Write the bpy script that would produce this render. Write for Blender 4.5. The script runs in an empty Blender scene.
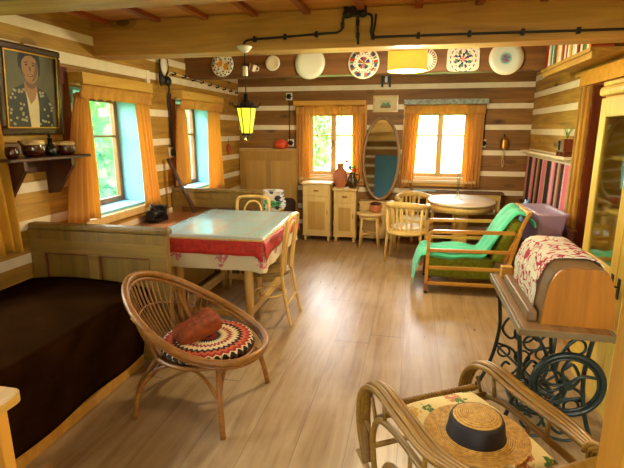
import bpy, bmesh, math, random
from mathutils import Vector, Matrix, Euler, noise
random.seed(7)
C = bpy.context.scene.collection
PI = math.pi
def R(d): return math.radians(d)

# ------------------------------------------------------------------ mesh builder
class MB:
    def __init__(s): s.bm = bmesh.new(); s.mi = 0; s.M = Matrix.Identity(4)
    def _v(s, p): return s.bm.verts.new(s.M @ Vector(p))
    def _f(s, vs, smooth=False):
        try:
            f = s.bm.faces.new(vs); f.material_index = s.mi; f.smooth = smooth; return f
        except ValueError: return None
    def box(s, a, b, bevel=0.0, rot=None, pivot=None):
        x0, y0, z0 = [min(a[i], b[i]) for i in range(3)]; x1, y1, z1 = [max(a[i], b[i]) for i in range(3)]
        T = Matrix.Identity(4)
        if rot is not None:
            p = Vector(pivot if pivot is not None else ((x0+x1)/2, (y0+y1)/2, (z0+z1)/2))
            T = Matrix.Translation(p) @ Euler(rot).to_matrix().to_4x4() @ Matrix.Translation(-p)
        vs = [s._v(T @ Vector(p)) for p in ((x0,y0,z0),(x1,y0,z0),(x1,y1,z0),(x0,y1,z0),(x0,y0,z1),(x1,y0,z1),(x1,y1,z1),(x0,y1,z1))]
        fs = [s._f([vs[i] for i in q]) for q in ((3,2,1,0),(4,5,6,7),(0,1,5,4),(1,2,6,5),(2,3,7,6),(3,0,4,7))]
        if bevel > 0:
            es = list({e for f in fs for e in f.edges})
            r = bmesh.ops.bevel(s.bm, geom=es, offset=bevel, segments=2, affect='EDGES', profile=.5)
            for f in r['faces']: f.material_index = s.mi
        return s
    def beam(s, p0, p1, w, h, up=(0,0,1), bevel=0.0, w1=None, h1=None):
        """rectangular bar from p0 to p1"""
        p0, p1 = Vector(p0), Vector(p1); d = (p1-p0).normalized(); u = Vector(up)
        x = d.cross(u)
        if x.length < 1e-4: x = d.cross(Vector((1,0,0)))
        x.normalize(); y = x.cross(d)
        w1 = w if w1 is None else w1; h1 = h if h1 is None else h1
        q = []
        for p, ww, hh in ((p0,w,h),(p1,w1,h1)):
            for a, b in ((-1,-1),(1,-1),(1,1),(-1,1)): q.append(s._v(p + x*a*ww/2 + y*b*hh/2))
        fs = [s._f([q[i] for i in t]) for t in ((3,2,1,0),(4,5,6,7),(0,1,5,4),(1,2,6,5),(2,3,7,6),(3,0,4,7))]
        if bevel > 0:
            es = list({e for f in fs for e in f.edges})
            r = bmesh.ops.bevel(s.bm, geom=es, offset=bevel, segments=2, affect='EDGES', profile=.5)
            for f in r['faces']: f.material_index = s.mi
        return s
    def tube(s, pts, r, seg=8, closed=False, flat=None):
        pts = [Vector(p) for p in pts]; n = len(pts)
        rs = r if isinstance(r, (list, tuple)) else [r]*n
        rings = []; t0 = None; nx = None
        for i in range(n):
            if closed: t = (pts[(i+1) % n] - pts[i-1])
            else: t = pts[min(i+1, n-1)] - pts[max(i-1, 0)]
            if t.length < 1e-9: t = t0 or Vector((0,0,1))
            t.normalize()
            if nx is None:
                a = Vector((0,0,1)) if abs(t.z) < .9 else Vector((1,0,0))
                nx = a.cross(t).normalized()
            else:
                nx = (nx - t*nx.dot(t))
                if nx.length < 1e-6: nx = Vector((1,0,0)).cross(t)
                nx.normalize()
            ny = t.cross(nx); t0 = t
            k = flat or 1.0
            rings.append([s._v(pts[i] + (nx*math.cos(2*PI*j/seg) + ny*k*math.sin(2*PI*j/seg))*rs[i]) for j in range(seg)])
        m = n if closed else n-1
        for i in range(m):
            A, B = rings[i], rings[(i+1) % n]
            off = 0
            if closed and i == n-1:
                off = min(range(seg), key=lambda o: (A[0].co - B[o].co).length)
            for j in range(seg):
                s._f([A[j], A[(j+1)%seg], B[(j+1+off)%seg], B[(j+off)%seg]], True)
        if not closed:
            s._f(rings[0][::-1]); s._f(rings[-1])
        return s
    def cyl(s, p0, p1, r0, r1=None, seg=12): return s.tube([p0, p1], [r0, r0 if r1 is None else r1], seg)
    def lathe(s, prof, c=(0,0,0), seg=24, sx=1.0, sy=1.0, axis='Z', caps=True):
        rings = []
        for r, z in prof:
            ring = []
            for j in range(seg):
                a = 2*PI*j/seg; x, y = r*sx*math.cos(a), r*sy*math.sin(a)
                p = (x, y, z) if axis == 'Z' else ((x, -z, y) if axis == 'Y' else (z, x, y))
                ring.append(s._v(Vector(c) + Vector(p)))
            rings.append(ring)
        for A, B in zip(rings, rings[1:]):
            for j in range(seg): s._f([A[j], A[(j+1)%seg], B[(j+1)%seg], B[j]], True)
        if caps:
            s._f(rings[0][::-1]); s._f(rings[-1])
        return s
    def ball(s, c, r, seg=16, rings=10):
        rx, ry, rz = r if isinstance(r, (tuple, list)) else (r, r, r)
        prof = [(max(1e-4, math.sin(PI*i/rings)), -math.cos(PI*i/rings)*rz) for i in range(rings+1)]
        return s.lathe(prof, c, seg, rx, ry)
    def prism(s, poly, f0, f1):
        """poly: list of 2d points; f0,f1 map (u,v)->3d for the two faces"""
        A = [s._v(f0(u, v)) for u, v in poly]; B = [s._v(f1(u, v)) for u, v in poly]
        n = len(poly)
        s._f(A[::-1]); s._f(B)
        for i in range(n): s._f([A[i], A[(i+1)%n], B[(i+1)%n], B[i]])
        return s
    def surf(s, fn, nu, nv, th=0.0, closed_u=False):
        g = [[Vector(fn(i/nu, j/nv)) for j in range(nv+1)] for i in range(nu+1)]
        V = [[s._v(p) for p in row] for row in g]
        for i in range(nu):
            for j in range(nv): s._f([V[i][j], V[i+1][j], V[i+1][j+1], V[i][j+1]], True)
        if th:
            def nrm(i, j):
                a = g[min(i+1,nu)][j]-g[max(i-1,0)][j]; b = g[i][min(j+1,nv)]-g[i][max(j-1,0)]
                n = a.cross(b); return n.normalized() if n.length > 1e-9 else Vector((0,0,1))
            W = [[s._v(g[i][j]-nrm(i,j)*th) for j in range(nv+1)] for i in range(nu+1)]
            for i in range(nu):
                for j in range(nv): s._f([W[i][j+1], W[i+1][j+1], W[i+1][j], W[i][j]], True)
            for i in range(nu):
                s._f([V[i+1][0], V[i][0], W[i][0], W[i+1][0]]); s._f([V[i][nv], V[i+1][nv], W[i+1][nv], W[i][nv]])
            for j in range(nv):
                s._f([V[0][j], V[0][j+1], W[0][j+1], W[0][j]]); s._f([V[nu][j+1], V[nu][j], W[nu][j], W[nu][j+1]])
        return s
    def build(s, name, mats, parent=None, loc=(0,0,0), rz=0.0, autosmooth=False):
        me = bpy.data.meshes.new(name)
        bmesh.ops.recalc_face_normals(s.bm, faces=s.bm.faces)
        s.bm.to_mesh(me); s.bm.free()
        for m in (mats if isinstance(mats, (list, tuple)) else [mats]): me.materials.append(m)
        o = bpy.data.objects.new(name, me); C.objects.link(o)
        o.location = loc; o.rotation_euler = (0, 0, rz)
        if parent: o.parent = parent
        return o

def tag(o, label, cat, group=None):
    o['label'] = label; o['category'] = cat
    if group: o['group'] = group
    return o
def thing(name, label, cat, loc=(0,0,0), rz=0.0, group=None, rot=None):
    o = bpy.data.objects.new(name, None); C.objects.link(o); o.empty_display_size = .05
    o.location = loc; o.rotation_euler = rot if rot else (0, 0, rz)
    return tag(o, label, cat, group)
def struct(o): o['kind'] = 'structure'; return o
def copy_thing(root, loc, rz, label, group=None):
    r = root.copy(); C.objects.link(r); r.location = loc; r.rotation_euler = (0, 0, rz); r['label'] = label
    if group: r['group'] = group
    for ch in list(root.children):
        c = ch.copy(); C.objects.link(c); c.parent = r
        for g in ch.children:
            d = g.copy(); C.objects.link(d); d.parent = c
    return r
def spline(pts, n=6, closed=False):
    P = [Vector(p) for p in pts]; out = []; N = len(P)
    rng = range(N) if closed else range(N-1)
    for i in rng:
        if closed: p0, p1, p2, p3 = P[i-1], P[i], P[(i+1)%N], P[(i+2)%N]
        else: p0, p1, p2, p3 = P[max(i-1,0)], P[i], P[i+1], P[min(i+2,N-1)]
        for k in range(n):
            t = k/n
            out.append(.5*((2*p1)+(-p0+p2)*t+(2*p0-5*p1+4*p2-p3)*t*t+(-p0+3*p1-3*p2+p3)*t**3))
    if not closed: out.append(P[-1])
    return out

# ------------------------------------------------------------------ materials
class G:
    def __init__(s, name):
        s.m = bpy.data.materials.new(name); s.m.use_nodes = True; s.nt = s.m.node_tree
        s.nt.nodes.clear(); s.out = s.nt.nodes.new('ShaderNodeOutputMaterial'); s._tc = None
    def n(s, t): return s.nt.nodes.new('ShaderNode'+t)
    def link(s, a, b): s.nt.links.new(a, b)
    def put(s, sock, v):
        if isinstance(v, bpy.types.NodeSocket): s.link(v, sock)
        elif isinstance(v, (tuple, list)) and len(v) == 3 and sock.type == 'RGBA': sock.default_value = (*v, 1)
        else: sock.default_value = v
    def obj(s):
        if not s._tc: s._tc = s.n('TexCoord')
        return s._tc.outputs['Object']
    def xyz(s):
        x = s.n('SeparateXYZ'); s.link(s.obj(), x.inputs[0]); return x.outputs
    def math(s, op, a, b=None, c=None):
        k = s.n('Math'); k.operation = op; s.put(k.inputs[0], a)
        if b is not None: s.put(k.inputs[1], b)
        if c is not None: s.put(k.inputs[2], c)
        return k.outputs[0]
    def map(s, scale=(1,1,1), loc=(0,0,0), rot=(0,0,0), vec=None):
        k = s.n('Mapping'); s.link(vec or s.obj(), k.inputs['Vector'])
        k.inputs['Scale'].default_value = scale; k.inputs['Location'].default_value = loc; k.inputs['Rotation'].default_value = rot
        return k.outputs[0]
    def noise(s, scale=5, detail=3, rough=.5, vec=None, dist=0.0):
        k = s.n('TexNoise'); s.link(vec or s.obj(), k.inputs['Vector'])
        k.inputs['Scale'].default_value = scale; k.inputs['Detail'].default_value = detail
        k.inputs['Roughness'].default_value = rough; k.inputs['Distortion'].default_value = dist
        return k.outputs[0]
    def voro(s, scale=5, vec=None, out='Distance', rnd=1.0):
        k = s.n('TexVoronoi'); s.link(vec or s.obj(), k.inputs['Vector']); k.inputs['Scale'].default_value = scale
        k.inputs['Randomness'].default_value = rnd
        return k.outputs[out]
    def ramp(s, fac, stops, const=False):
        k = s.n('ValToRGB'); s.put(k.inputs[0], fac); cr = k.color_ramp
        if const: cr.interpolation = 'CONSTANT'
        while len(cr.elements) < len(stops): cr.elements.new(.5)
        for e, (p, c) in zip(cr.elements, stops): e.position = p; e.color = (*c, 1) if len(c) == 3 else c
        return k.outputs[0]
    def mix(s, fac, a, b, mode='MIX'):
        k = s.n('MixRGB'); k.blend_type = mode; s.put(k.inputs[0], fac); s.put(k.inputs[1], a); s.put(k.inputs[2], b)
        return k.outputs[0]
    def bump(s, h, strength=.3, dist=.01):
        k = s.n('Bump'); s.link(h, k.inputs['Height']); k.inputs['Strength'].default_value = strength; k.inputs['Distance'].default_value = dist
        return k.outputs[0]
    def done(s, col, rough=.5, metal=0.0, normal=None, coat=0.0, trans=0.0, emit=None, estr=0.0, spec=.5, alpha=None, sheen=0.0):
        p = s.n('BsdfPrincipled'); s.put(p.inputs['Base Color'], col); s.put(p.inputs['Roughness'], rough)
        p.inputs['Metallic'].default_value = metal; p.inputs['Coat Weight'].default_value = coat; p.inputs['Coat Roughness'].default_value = .08
        p.inputs['Transmission Weight'].default_value = trans; p.inputs['Specular IOR Level'].default_value = spec
        p.inputs['Sheen Weight'].default_value = sheen
        if alpha is not None: p.inputs['Alpha'].default_value = alpha
        if emit: s.put(p.inputs['Emission Color'], emit); p.inputs['Emission Strength'].default_value = estr
        if normal: s.link(normal, p.inputs['Normal'])
        s.link(p.outputs[0], s.out.inputs[0]); return s.m

def srgb(r, g, b):
    f = lambda c: (c/255/12.92) if c/255 <= .04045 else ((c/255+.055)/1.055)**2.4
    return (f(r), f(g), f(b))
def plain(name, col, rough=.5, var=.12, scale=12, bumpy=0.0, **k):
    g = G(name); n = g.noise(scale, 4)
    lo = tuple(c*(1-var) for c in col); hi = tuple(min(1, c*(1+var)) for c in col)
    c = g.ramp(n, [(.3, lo), (.7, hi)])
    return g.done(c, rough, normal=g.bump(g.noise(scale*6, 4), bumpy) if bumpy else None, **k)
def wood(name, c1, c2, axis='X', rough=.45, scale=1.0, knots=0.0, coat=0.0, bumpy=.12, knotcol=None, band=None):
    g = G(name)
    sc = {'X': (1.2, 16, 16), 'Y': (16, 1.2, 16), 'Z': (16, 16, 1.2)}[axis]
    v = g.map(tuple(a*scale for a in sc))
    n1 = g.noise(1.0, 6, .6, v, .6)
    n2 = g.noise(1.3*scale, 3)
    f = g.math('ADD', g.math('MULTIPLY', n1, .7), g.math('MULTIPLY', n2, .35))
    c = g.ramp(f, [(.34, c1), (.68, c2)])
    if band:
        x = g.xyz(); i = {'X': 0, 'Y': 1, 'Z': 2}[band[0]]
        w = g.n('TexWhiteNoise'); w.noise_dimensions = '1D'
        g.link(g.math('FLOOR', g.math('DIVIDE', x[i], band[1])), w.inputs['W'])
        c = g.mix(g.math('MULTIPLY', w.outputs[0], band[2]), c, tuple(a*.45 for a in c1))
    if knots:
        ks = {'X': (1.7, 4.2, 4.2), 'Y': (4.2, 1.7, 4.2), 'Z': (4.2, 4.2, 1.7)}[axis]
        d = g.voro(knots, g.map(ks))
        k = g.math('LESS_THAN', d, .085)
        ring = g.math('MULTIPLY', g.math('LESS_THAN', d, .16), .35)
        kc = knotcol or tuple(a*.28 for a in c1)
        c = g.mix(ring, c, kc); c = g.mix(g.math('MULTIPLY', k, .8), c, kc)
    return g.done(c, rough, normal=g.bump(n1, bumpy), coat=coat)

M = {}
M['logX'] = wood('shaded_log_timber_along_x', srgb(104,68,20), srgb(160,112,46), 'X', .6, 1.0, knots=1.0, bumpy=.3)  # same timber as along y, with the back wall's backlit shade in the colour
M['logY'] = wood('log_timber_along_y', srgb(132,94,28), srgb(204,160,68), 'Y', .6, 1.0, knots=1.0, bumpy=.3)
M['caulk'] = plain('white_log_chinking', srgb(238,226,196), .8, .06, 9, .2)
M['beam'] = wood('ceiling_beam_timber', srgb(154,110,50), srgb(212,164,90), 'X', .55, .8, knots=.7, bumpy=.25)
M['ceil'] = wood('ceiling_boards', srgb(172,108,42), srgb(224,156,74), 'X', .55, 1.0, knots=1.2, bumpy=.2, band=('Y', .17, .35))
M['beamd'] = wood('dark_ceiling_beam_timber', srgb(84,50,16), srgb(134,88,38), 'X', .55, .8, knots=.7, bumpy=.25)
M['batten'] = wood('reddish_batten', srgb(120,58,22), srgb(164,84,34), 'Y', .5, 1.4)
M['pine'] = wood('golden_pine_board', srgb(186,138,46), srgb(222,178,84), 'Y', .45, 1.0, knots=1.3)
M['pineX'] = wood('golden_pine_board_along_x', srgb(190,132,34), srgb(222,168,66), 'X', .45, 1.0, knots=1.0)
M['bench'] = wood('olive_grained_bench_wood', srgb(102,78,25), srgb(140,110,45), 'Z', .42, 1.0)
M['ochre'] = wood('ochre_headboard_wood', srgb(150,112,42), srgb(186,146,66), 'Z', .42, 1.0)
M['benchX'] = wood('olive_grained_bench_rail', srgb(108,84,28), srgb(148,116,48), 'X', .42, 1.0)
M['ledge'] = wood('red_brown_ledge', srgb(140,84,44), srgb(184,122,74), 'Y', .35, 1.0)
M['cream'] = wood('cream_painted_wood', srgb(204,170,96), srgb(226,196,128), 'Z', .42, .6, bumpy=.05)
M['creamX'] = wood('cream_painted_top', srgb(210,178,108), srgb(230,202,140), 'X', .42, .6, bumpy=.05)
M['inset'] = wood('ochre_door_panel', srgb(180,138,64), srgb(204,164,86), 'Z', .45, .7)
M['beech'] = wood('pale_beech', srgb(206,168,86), srgb(230,196,118), 'Z', .38, 1.0)
M['tableleg'] = wood('yellowed_pine_leg', srgb(186,146,66), srgb(212,176,98), 'Z', .45, 1.0)
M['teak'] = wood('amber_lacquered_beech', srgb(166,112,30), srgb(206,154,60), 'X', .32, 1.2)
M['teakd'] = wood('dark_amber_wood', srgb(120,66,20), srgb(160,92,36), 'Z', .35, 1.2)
M['darkwood'] = wood('dark_brown_wood', srgb(52,24,12), srgb(80,40,20), 'Y', .4, 1.0)
M['redbrown'] = wood('red_brown_wood', srgb(86,34,14), srgb(126,60,26), 'Z', .45, 1.0)
M['dullbrown'] = wood('dull_brown_wood', srgb(92,60,34), srgb(128,88,52), 'Y', .45, 1.0)
M['casingwood'] = wood('door_casing_wood', srgb(150,106,30), srgb(196,148,60), 'Z', .45, 1.0)
M['yellow'] = wood('yellow_painted_wood', srgb(206,168,58), srgb(230,196,90), 'Z', .4, .5, bumpy=.05)
M['post'] = wood('yellow_pine_post', srgb(206,140,36), srgb(232,172,66), 'Z', .42, 1.0)
M['veneer'] = wood('burnished_orange_veneer', srgb(124,78,18), srgb(180,122,38), 'Z', .28, .9, coat=.3)
M['plinth'] = wood('grey_brown_worn_wood', srgb(96,74,46), srgb(136,108,72), 'Y', .4, 1.0)
M['sewtop'] = wood('worn_walnut_top', srgb(110,80,48), srgb(156,122,78), 'Y', .25, 1.0, coat=.3)
M['edge'] = plain('pale_worn_edge', srgb(116,102,70), .3, .1, 20)
M['rattan'] = wood('golden_rattan', srgb(112,68,18), srgb(166,112,40), 'X', .42, 2.0, coat=.05)
M['rattand'] = wood('brown_rattan_rod', srgb(110,68,22), srgb(156,106,42), 'Z', .4, 2.0)
M['cane'] = wood('honey_bamboo_cane', srgb(106,74,16), srgb(164,124,44), 'Y', .4, 2.0, coat=.05)
M['black'] = plain('black_iron', (.012,.012,.012), .4, .3, 20, metal=.3)
M['iron'] = plain('green_black_cast_iron', (.014,.03,.027), .35, .3, 20, metal=.1)
M['cable'] = plain('black_cable', (.01,.01,.01), .5, .2)
M['white'] = plain('white_porcelain', srgb(236,232,214), .2, .05)
M['brass'] = plain('aged_brass', srgb(184,140,60), .28, .15, 10, metal=.9)
M['chrome'] = plain('steel', (.5,.5,.48), .25, .1, metal=1.0)
M['cover'] = plain('dark_brown_bed_cover', srgb(40,22,6), 1.0, .25, 5, .3, spec=.0)
M['couch'] = plain('dark_brown_upholstery', srgb(62,40,28), .8, .2, 8, .2)
M['skyglow_reveal'] = plain('white_reveal_with_sky_glow', srgb(140,206,226), .45, .05, 4)  # blue glow of the sky put into the colour of white reveals
M['cream_reveal'] = plain('cream_painted_reveal', srgb(230,210,160), .5, .05, 4)
M['sash'] = wood('brown_sash_wood', srgb(112,72,30), srgb(156,106,52), 'Z', .4, 1.0)
M['sashpale'] = wood('pale_sash_wood', srgb(200,154,84), srgb(226,184,116), 'Z', .4, 1.0)
M['throw'] = plain('teal_green_throw', srgb(70,200,150), .8, .16, 7, .25, sheen=.3)
M['moss'] = plain('moss_green_upholstery', srgb(118,132,24), .9, .25, 40, .4)
M['furry'] = plain('rust_brown_plush', srgb(146,66,12), .95, .4, 28, 1.0)
M['terra'] = plain('terracotta', srgb(178,104,66), .55, .12, 9)
M['glazebrown'] = plain('brown_glazed_earthenware', srgb(66,26,14), .12, .2, 10, coat=.5)
M['glazerim'] = plain('cream_drip_glaze', srgb(212,186,130), .2, .15, 20)
M['darkjug'] = plain('dark_brown_green_glaze', srgb(62,44,16), .2, .4, 14, coat=.4)
M['bottle'] = plain('dark_green_bottle', srgb(20,32,22), .1, .2, coat=.5)
M['leaf'] = plain('plant_leaf_green', srgb(92,170,70), .5, .3, 30)
M['petalred'] = plain('red_petals', srgb(206,36,40), .6, .2, 30)
M['petalblue'] = plain('blue_petals', srgb(40,104,168), .6, .2, 30)
M['orangepot'] = plain('orange_red_enamel', srgb(228,84,36), .35, .15, 14)
M['clearlav'] = None
M['bluebag'] = None
M['paper'] = plain('pale_blue_paper', srgb(176,222,222), .6, .05)
M['lace'] = None

def glass(name, tint=(1,1,1), refl=.06):
    g = G(name); t = g.n('BsdfTransparent'); g.put(t.inputs[0], tint)
    gl = g.n('BsdfGlossy'); gl.inputs['Roughness'].default_value = .02
    lw = g.n('LayerWeight'); lw.inputs[0].default_value = .25
    mx = g.n('MixShader'); g.link(g.math('ADD', g.math('MULTIPLY', lw.outputs['Fresnel'], .5), refl*.5), mx.inputs[0])
    g.link(t.outputs[0], mx.inputs[1]); g.link(gl.outputs[0], mx.inputs[2]); g.link(mx.outputs[0], g.out.inputs[0]); return g.m
M['pane'] = glass('window_pane_glass')
M['cabglass'] = glass('cabinet_glass', (.93,.95,.8), .16)
M['clear'] = glass('clear_vase_glass', (.92,.94,.86), .2)
def plasticfilm():
    g = G('translucent_lavender_plastic')
    p = g.n('BsdfPrincipled'); g.put(p.inputs['Base Color'], srgb(222,206,228)); p.inputs['Roughness'].default_value = .3
    t = g.n('BsdfTransparent'); g.put(t.inputs[0], srgb(236,228,240)); mx = g.n('MixShader'); mx.inputs[0].default_value = .45
    g.link(t.outputs[0], mx.inputs[1]); g.link(p.outputs[0], mx.inputs[2]); g.link(mx.outputs[0], g.out.inputs[0]); return g.m
M['clearlav'] = plasticfilm()
def curtain_mat(name, c, tr):
    g = G(name); n = g.noise(1, 4, .5, g.map((30, 30, 1.5)))
    col = g.mix(g.math('MULTIPLY', n, .35), c, tuple(a*.6 for a in c))
    d = g.n('BsdfDiffuse'); g.put(d.inputs[0], col); t = g.n('BsdfTranslucent'); g.put(t.inputs[0], tr)
    mx = g.n('MixShader'); mx.inputs[0].default_value = .45
    g.link(d.outputs[0], mx.inputs[1]); g.link(t.outputs[0], mx.inputs[2]); g.link(mx.outputs[0], g.out.inputs[0]); return g.m
M['curtain'] = curtain_mat('orange_curtain_cloth', srgb(226,180,100), srgb(248,194,94))
M['curtainY'] = curtain_mat('golden_curtain_cloth', srgb(216,176,70), srgb(240,196,80))
def floor_mat():
    g = G('worn_pine_floorboards'); x = g.xyz()
    W = .27
    u = g.math('DIVIDE', g.math('ADD', x[0], 10.0), W); idx = g.math('FLOOR', u); fr = g.math('FRACT', u)
    w = g.n('TexWhiteNoise'); w.noise_dimensions = '1D'; g.link(idx, w.inputs['W'])
    # board ends staggered
    v = g.math('ADD', g.math('DIVIDE', x[1], 7.5), w.outputs[0]); fv = g.math('FRACT', v)
    cmb = g.n('CombineXYZ'); g.link(g.math('ADD', x[0], g.math('MULTIPLY', w.outputs[0], 7.0)), cmb.inputs[0]); g.link(x[1], cmb.inputs[1]); g.link(w.outputs[0], cmb.inputs[2])
    n1 = g.noise(1.0, 7, .62, g.map((15, 1.3, 3), vec=cmb.outputs[0]), .8)
    n2 = g.noise(1.5, 4, .6)
    c = g.ramp(n1, [(.28, srgb(132,98,52)), (.5, srgb(166,138,92)), (.75, srgb(188,164,122))])
    c = g.mix(g.math('MULTIPLY', w.outputs[0], .3), c, srgb(158,118,70))
    c = g.mix(g.ramp(n2, [(.45, (0,0,0)), (.7, (.42,.42,.42))]), c, srgb(204,182,150))
    kd = g.voro(1.0, g.map((4.5, 1.6, 1)))
    c = g.mix(g.math('MULTIPLY', g.math('LESS_THAN', kd, .045), .75), c, srgb(84,46,20))
    gap = g.math('MAXIMUM', g.math('LESS_THAN', fr, .013), g.math('LESS_THAN', fv, .0015))
    c = g.mix(g.math('MULTIPLY', gap, .6), c, srgb(70,38,16))
    h = g.math('SUBTRACT', g.math('MULTIPLY', n1, .4), gap)
    return g.done(c, g.math('ADD', .22, g.math('MULTIPLY', n2, .26)), normal=g.bump(h, .25, .004), spec=.55)
M['floor'] = floor_mat()
def rings_mat(name, base, rings, rough=.3, plane='xz', coat=.1):
    """rings: (r0, r1, colour, n_petals or 0, duty)"""
    g = G(name); x = g.xyz(); a, b = (x[0], x[2]) if plane == 'xz' else (x[0], x[1])
    r = g.math('MULTIPLY', g.math('SQRT', g.math('ADD', g.math('MULTIPLY', a, a), g.math('MULTIPLY', b, b))), .92)
    an = g.math('ARCTAN2', b, a); c = base
    for r0, r1, col, n, duty in rings:
        m = g.math('MULTIPLY', g.math('GREATER_THAN', r, r0), g.math('LESS_THAN', r, r1))
        if n: m = g.math('MULTIPLY', m, g.math('GREATER_THAN', g.math('SINE', g.math('ADD', g.math('MULTIPLY', an, float(n)), r0*200)), duty))
        c = g.mix(m, c, col)
    return g.done(c, rough, coat=coat)
def crochet_mat():
    g = G('zigzag_crochet'); x = g.xyz()
    r = g.math('SQRT', g.math('ADD', g.math('MULTIPLY', x[0], x[0]), g.math('MULTIPLY', x[1], x[1])))
    an = g.math('ARCTAN2', x[1], x[0])
    tri = g.math('PINGPONG', g.math('MULTIPLY', an, 18/PI), .5)
    t = g.math('DIVIDE', g.math('ADD', r, g.math('MULTIPLY', tri, .045)), .315)
    K = srgb(40,24,18); CR = srgb(226,206,156); RD = srgb(158,40,26); OR = srgb(200,92,48)
    c = g.ramp(t, [(0,K),(.1,RD),(.2,K),(.3,CR),(.42,RD),(.5,CR),(.62,K),(.7,OR),(.78,RD),(.86,CR),(.9,K)], True)
    return g.done(c, .95, normal=g.bump(g.noise(160, 2), .6))
M['crochet'] = crochet_mat()
def floral(name, base, blobs, scale, rough=.7, dens=.22, plane=None, leafc=None, coat=0.0, fine=0):
    g = G(name); v = g.map((1,1,1))
    nz = g.noise(scale*2.2, 3, .6)
    d = g.voro(scale, v); id_ = g.voro(scale, v, 'Color')
    sp = g.n('SeparateColor'); g.link(id_, sp.inputs[0])
    dd = g.math('ADD', d, g.math('MULTIPLY', g.math('SUBTRACT', nz, .5), .5))
    m = g.math('MULTIPLY', g.math('LESS_THAN', dd, dens), g.math('GREATER_THAN', sp.outputs[0], .35))
    if fine: m = g.math('MULTIPLY', m, g.ramp(g.noise(scale*fine, 2), [(.42, (0,0,0)), (.52, (1,1,1))]))
    colr = g.ramp(sp.outputs[1], [(i/len(blobs), b) for i, b in enumerate(blobs)], True)
    c = g.mix(m, base, colr)
    if leafc:
        d2 = g.math('ADD', g.voro(scale*1.6, g.map((1,1,1), (3.3,1.7,.4))), g.math('MULTIPLY', g.math('SUBTRACT', g.noise(scale*6, 2), .5), .7))
        c = g.mix(g.math('LESS_THAN', d2, dens*.75), c, leafc)
    return g.done(c, rough, coat=coat, normal=g.bump(g.noise(150, 2), .15))
M['clothfloral'] = floral('cream_floral_tablecloth', srgb(214,204,168), [srgb(206,84,104), srgb(196,110,124), srgb(210,104,116)], 6.0, .7, .40, fine=6)
M['cushfloral'] = floral('cream_cushion_with_flowers', srgb(228,210,150), [srgb(206,158,60), srgb(190,120,90), srgb(220,180,90)], 7.0, .85, .40, fine=6, leafc=srgb(86,122,50))
M['quilt'] = floral('colourful_patchwork_quilt', srgb(206,198,180), [srgb(90,110,190), srgb(70,150,90), srgb(200,180,60), srgb(60,60,80), srgb(190,200,220)], 14, .9, .6)
M['bluebag'] = floral('blue_bag_plastic', srgb(120,180,206), [srgb(40,110,160), srgb(30,70,110)], 10, .4, .4)
g = G('white_cloth_with_crimson_scrolls')
_n = g.noise(7.5, 1.5, .5, None, 2.2)
_l = g.math('LESS_THAN', g.math('ABSOLUTE', g.math('SUBTRACT', _n, .5)), .03)
_d = g.math('LESS_THAN', g.math('ADD', g.voro(11.0), g.math('MULTIPLY', g.math('SUBTRACT', g.noise(34, 2), .5), .55)), .22)
_m = g.math('MAXIMUM', _l, _d)
_y = g.xyz()[1]
_c = g.mix(_m, srgb(222,222,212), srgb(178,36,76))
M['lace'] = g.done(_c, .9, normal=g.bump(g.noise(150, 2), .2))
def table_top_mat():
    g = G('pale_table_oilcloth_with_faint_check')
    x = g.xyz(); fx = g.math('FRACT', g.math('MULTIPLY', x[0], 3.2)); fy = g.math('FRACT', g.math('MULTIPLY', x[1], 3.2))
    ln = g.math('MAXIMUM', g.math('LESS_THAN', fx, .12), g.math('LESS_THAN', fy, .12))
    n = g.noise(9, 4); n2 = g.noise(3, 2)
    c = g.mix(g.math('MULTIPLY', ln, .35), srgb(158,192,190), srgb(190,150,130))  # aqua base carries the blue window reflection in the colour
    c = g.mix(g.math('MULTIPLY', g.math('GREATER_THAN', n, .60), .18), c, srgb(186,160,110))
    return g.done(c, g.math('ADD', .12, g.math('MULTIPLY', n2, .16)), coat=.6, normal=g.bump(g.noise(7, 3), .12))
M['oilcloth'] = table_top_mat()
M['redborder'] = plain('red_woven_border', srgb(186,48,36), .5, .3, 30)
M['goldtrim'] = plain('pale_gold_trim', srgb(214,176,104), .5, .15, 30)
def stripes_mat():
    g = G('woven_striped_rug'); x = g.xyz()
    n = g.noise(40, 3)
    t = g.math('FRACT', g.math('ADD', g.math('MULTIPLY', g.math('ADD', x[1], .22), 1.12), g.math('MULTIPLY', n, .02)))
    K = srgb(34,26,30); P = srgb(236,120,150); B = srgb(206,170,130); W = srgb(232,196,176); RR = srgb(170,84,70)
    c = g.ramp(t, [(0,K),(.1,B),(.16,P),(.3,W),(.34,K),(.46,RR),(.52,B),(.6,K),(.7,P),(.78,W),(.86,P),(.9,K)], True)
    c = g.mix(g.math('MULTIPLY', g.noise(1, 2, .5, g.map((5, 5, 90))), .15), c, srgb(60,40,40))
    return g.done(c, .95, normal=g.bump(g.noise(1, 2, .5, g.map((5,30,120))), .5))
M['rug'] = stripes_mat()
def straw_mat():
    g = G('plaited_straw'); x = g.xyz()
    r = g.math('SQRT', g.math('ADD', g.math('MULTIPLY', x[0], x[0]), g.math('MULTIPLY', x[1], x[1])))
    rr = g.math('ADD', r, g.math('MULTIPLY', x[2], .9))
    wv = g.math('SINE', g.math('MULTIPLY', rr, 900.0)); n = g.noise(60, 3)
    c = g.ramp(g.math('ADD', g.math('MULTIPLY', wv, .16), n), [(.2, srgb(152,106,34)), (.75, srgb(222,178,88))])
    return g.done(c, .7, normal=g.bump(g.math('ADD', wv, n), .5, .004))
M['straw'] = straw_mat()
M['ribbon'] = plain('black_ribbon', (.012,.009,.012), .6, .2)
def glow(name, col, e, s):
    g = G(name); return g.done(col, .5, emit=e, estr=s)
M['lampglass'] = glow('glowing_yellow_lantern_glass', srgb(236,220,60), (1,.80,.05), .22)
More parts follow.
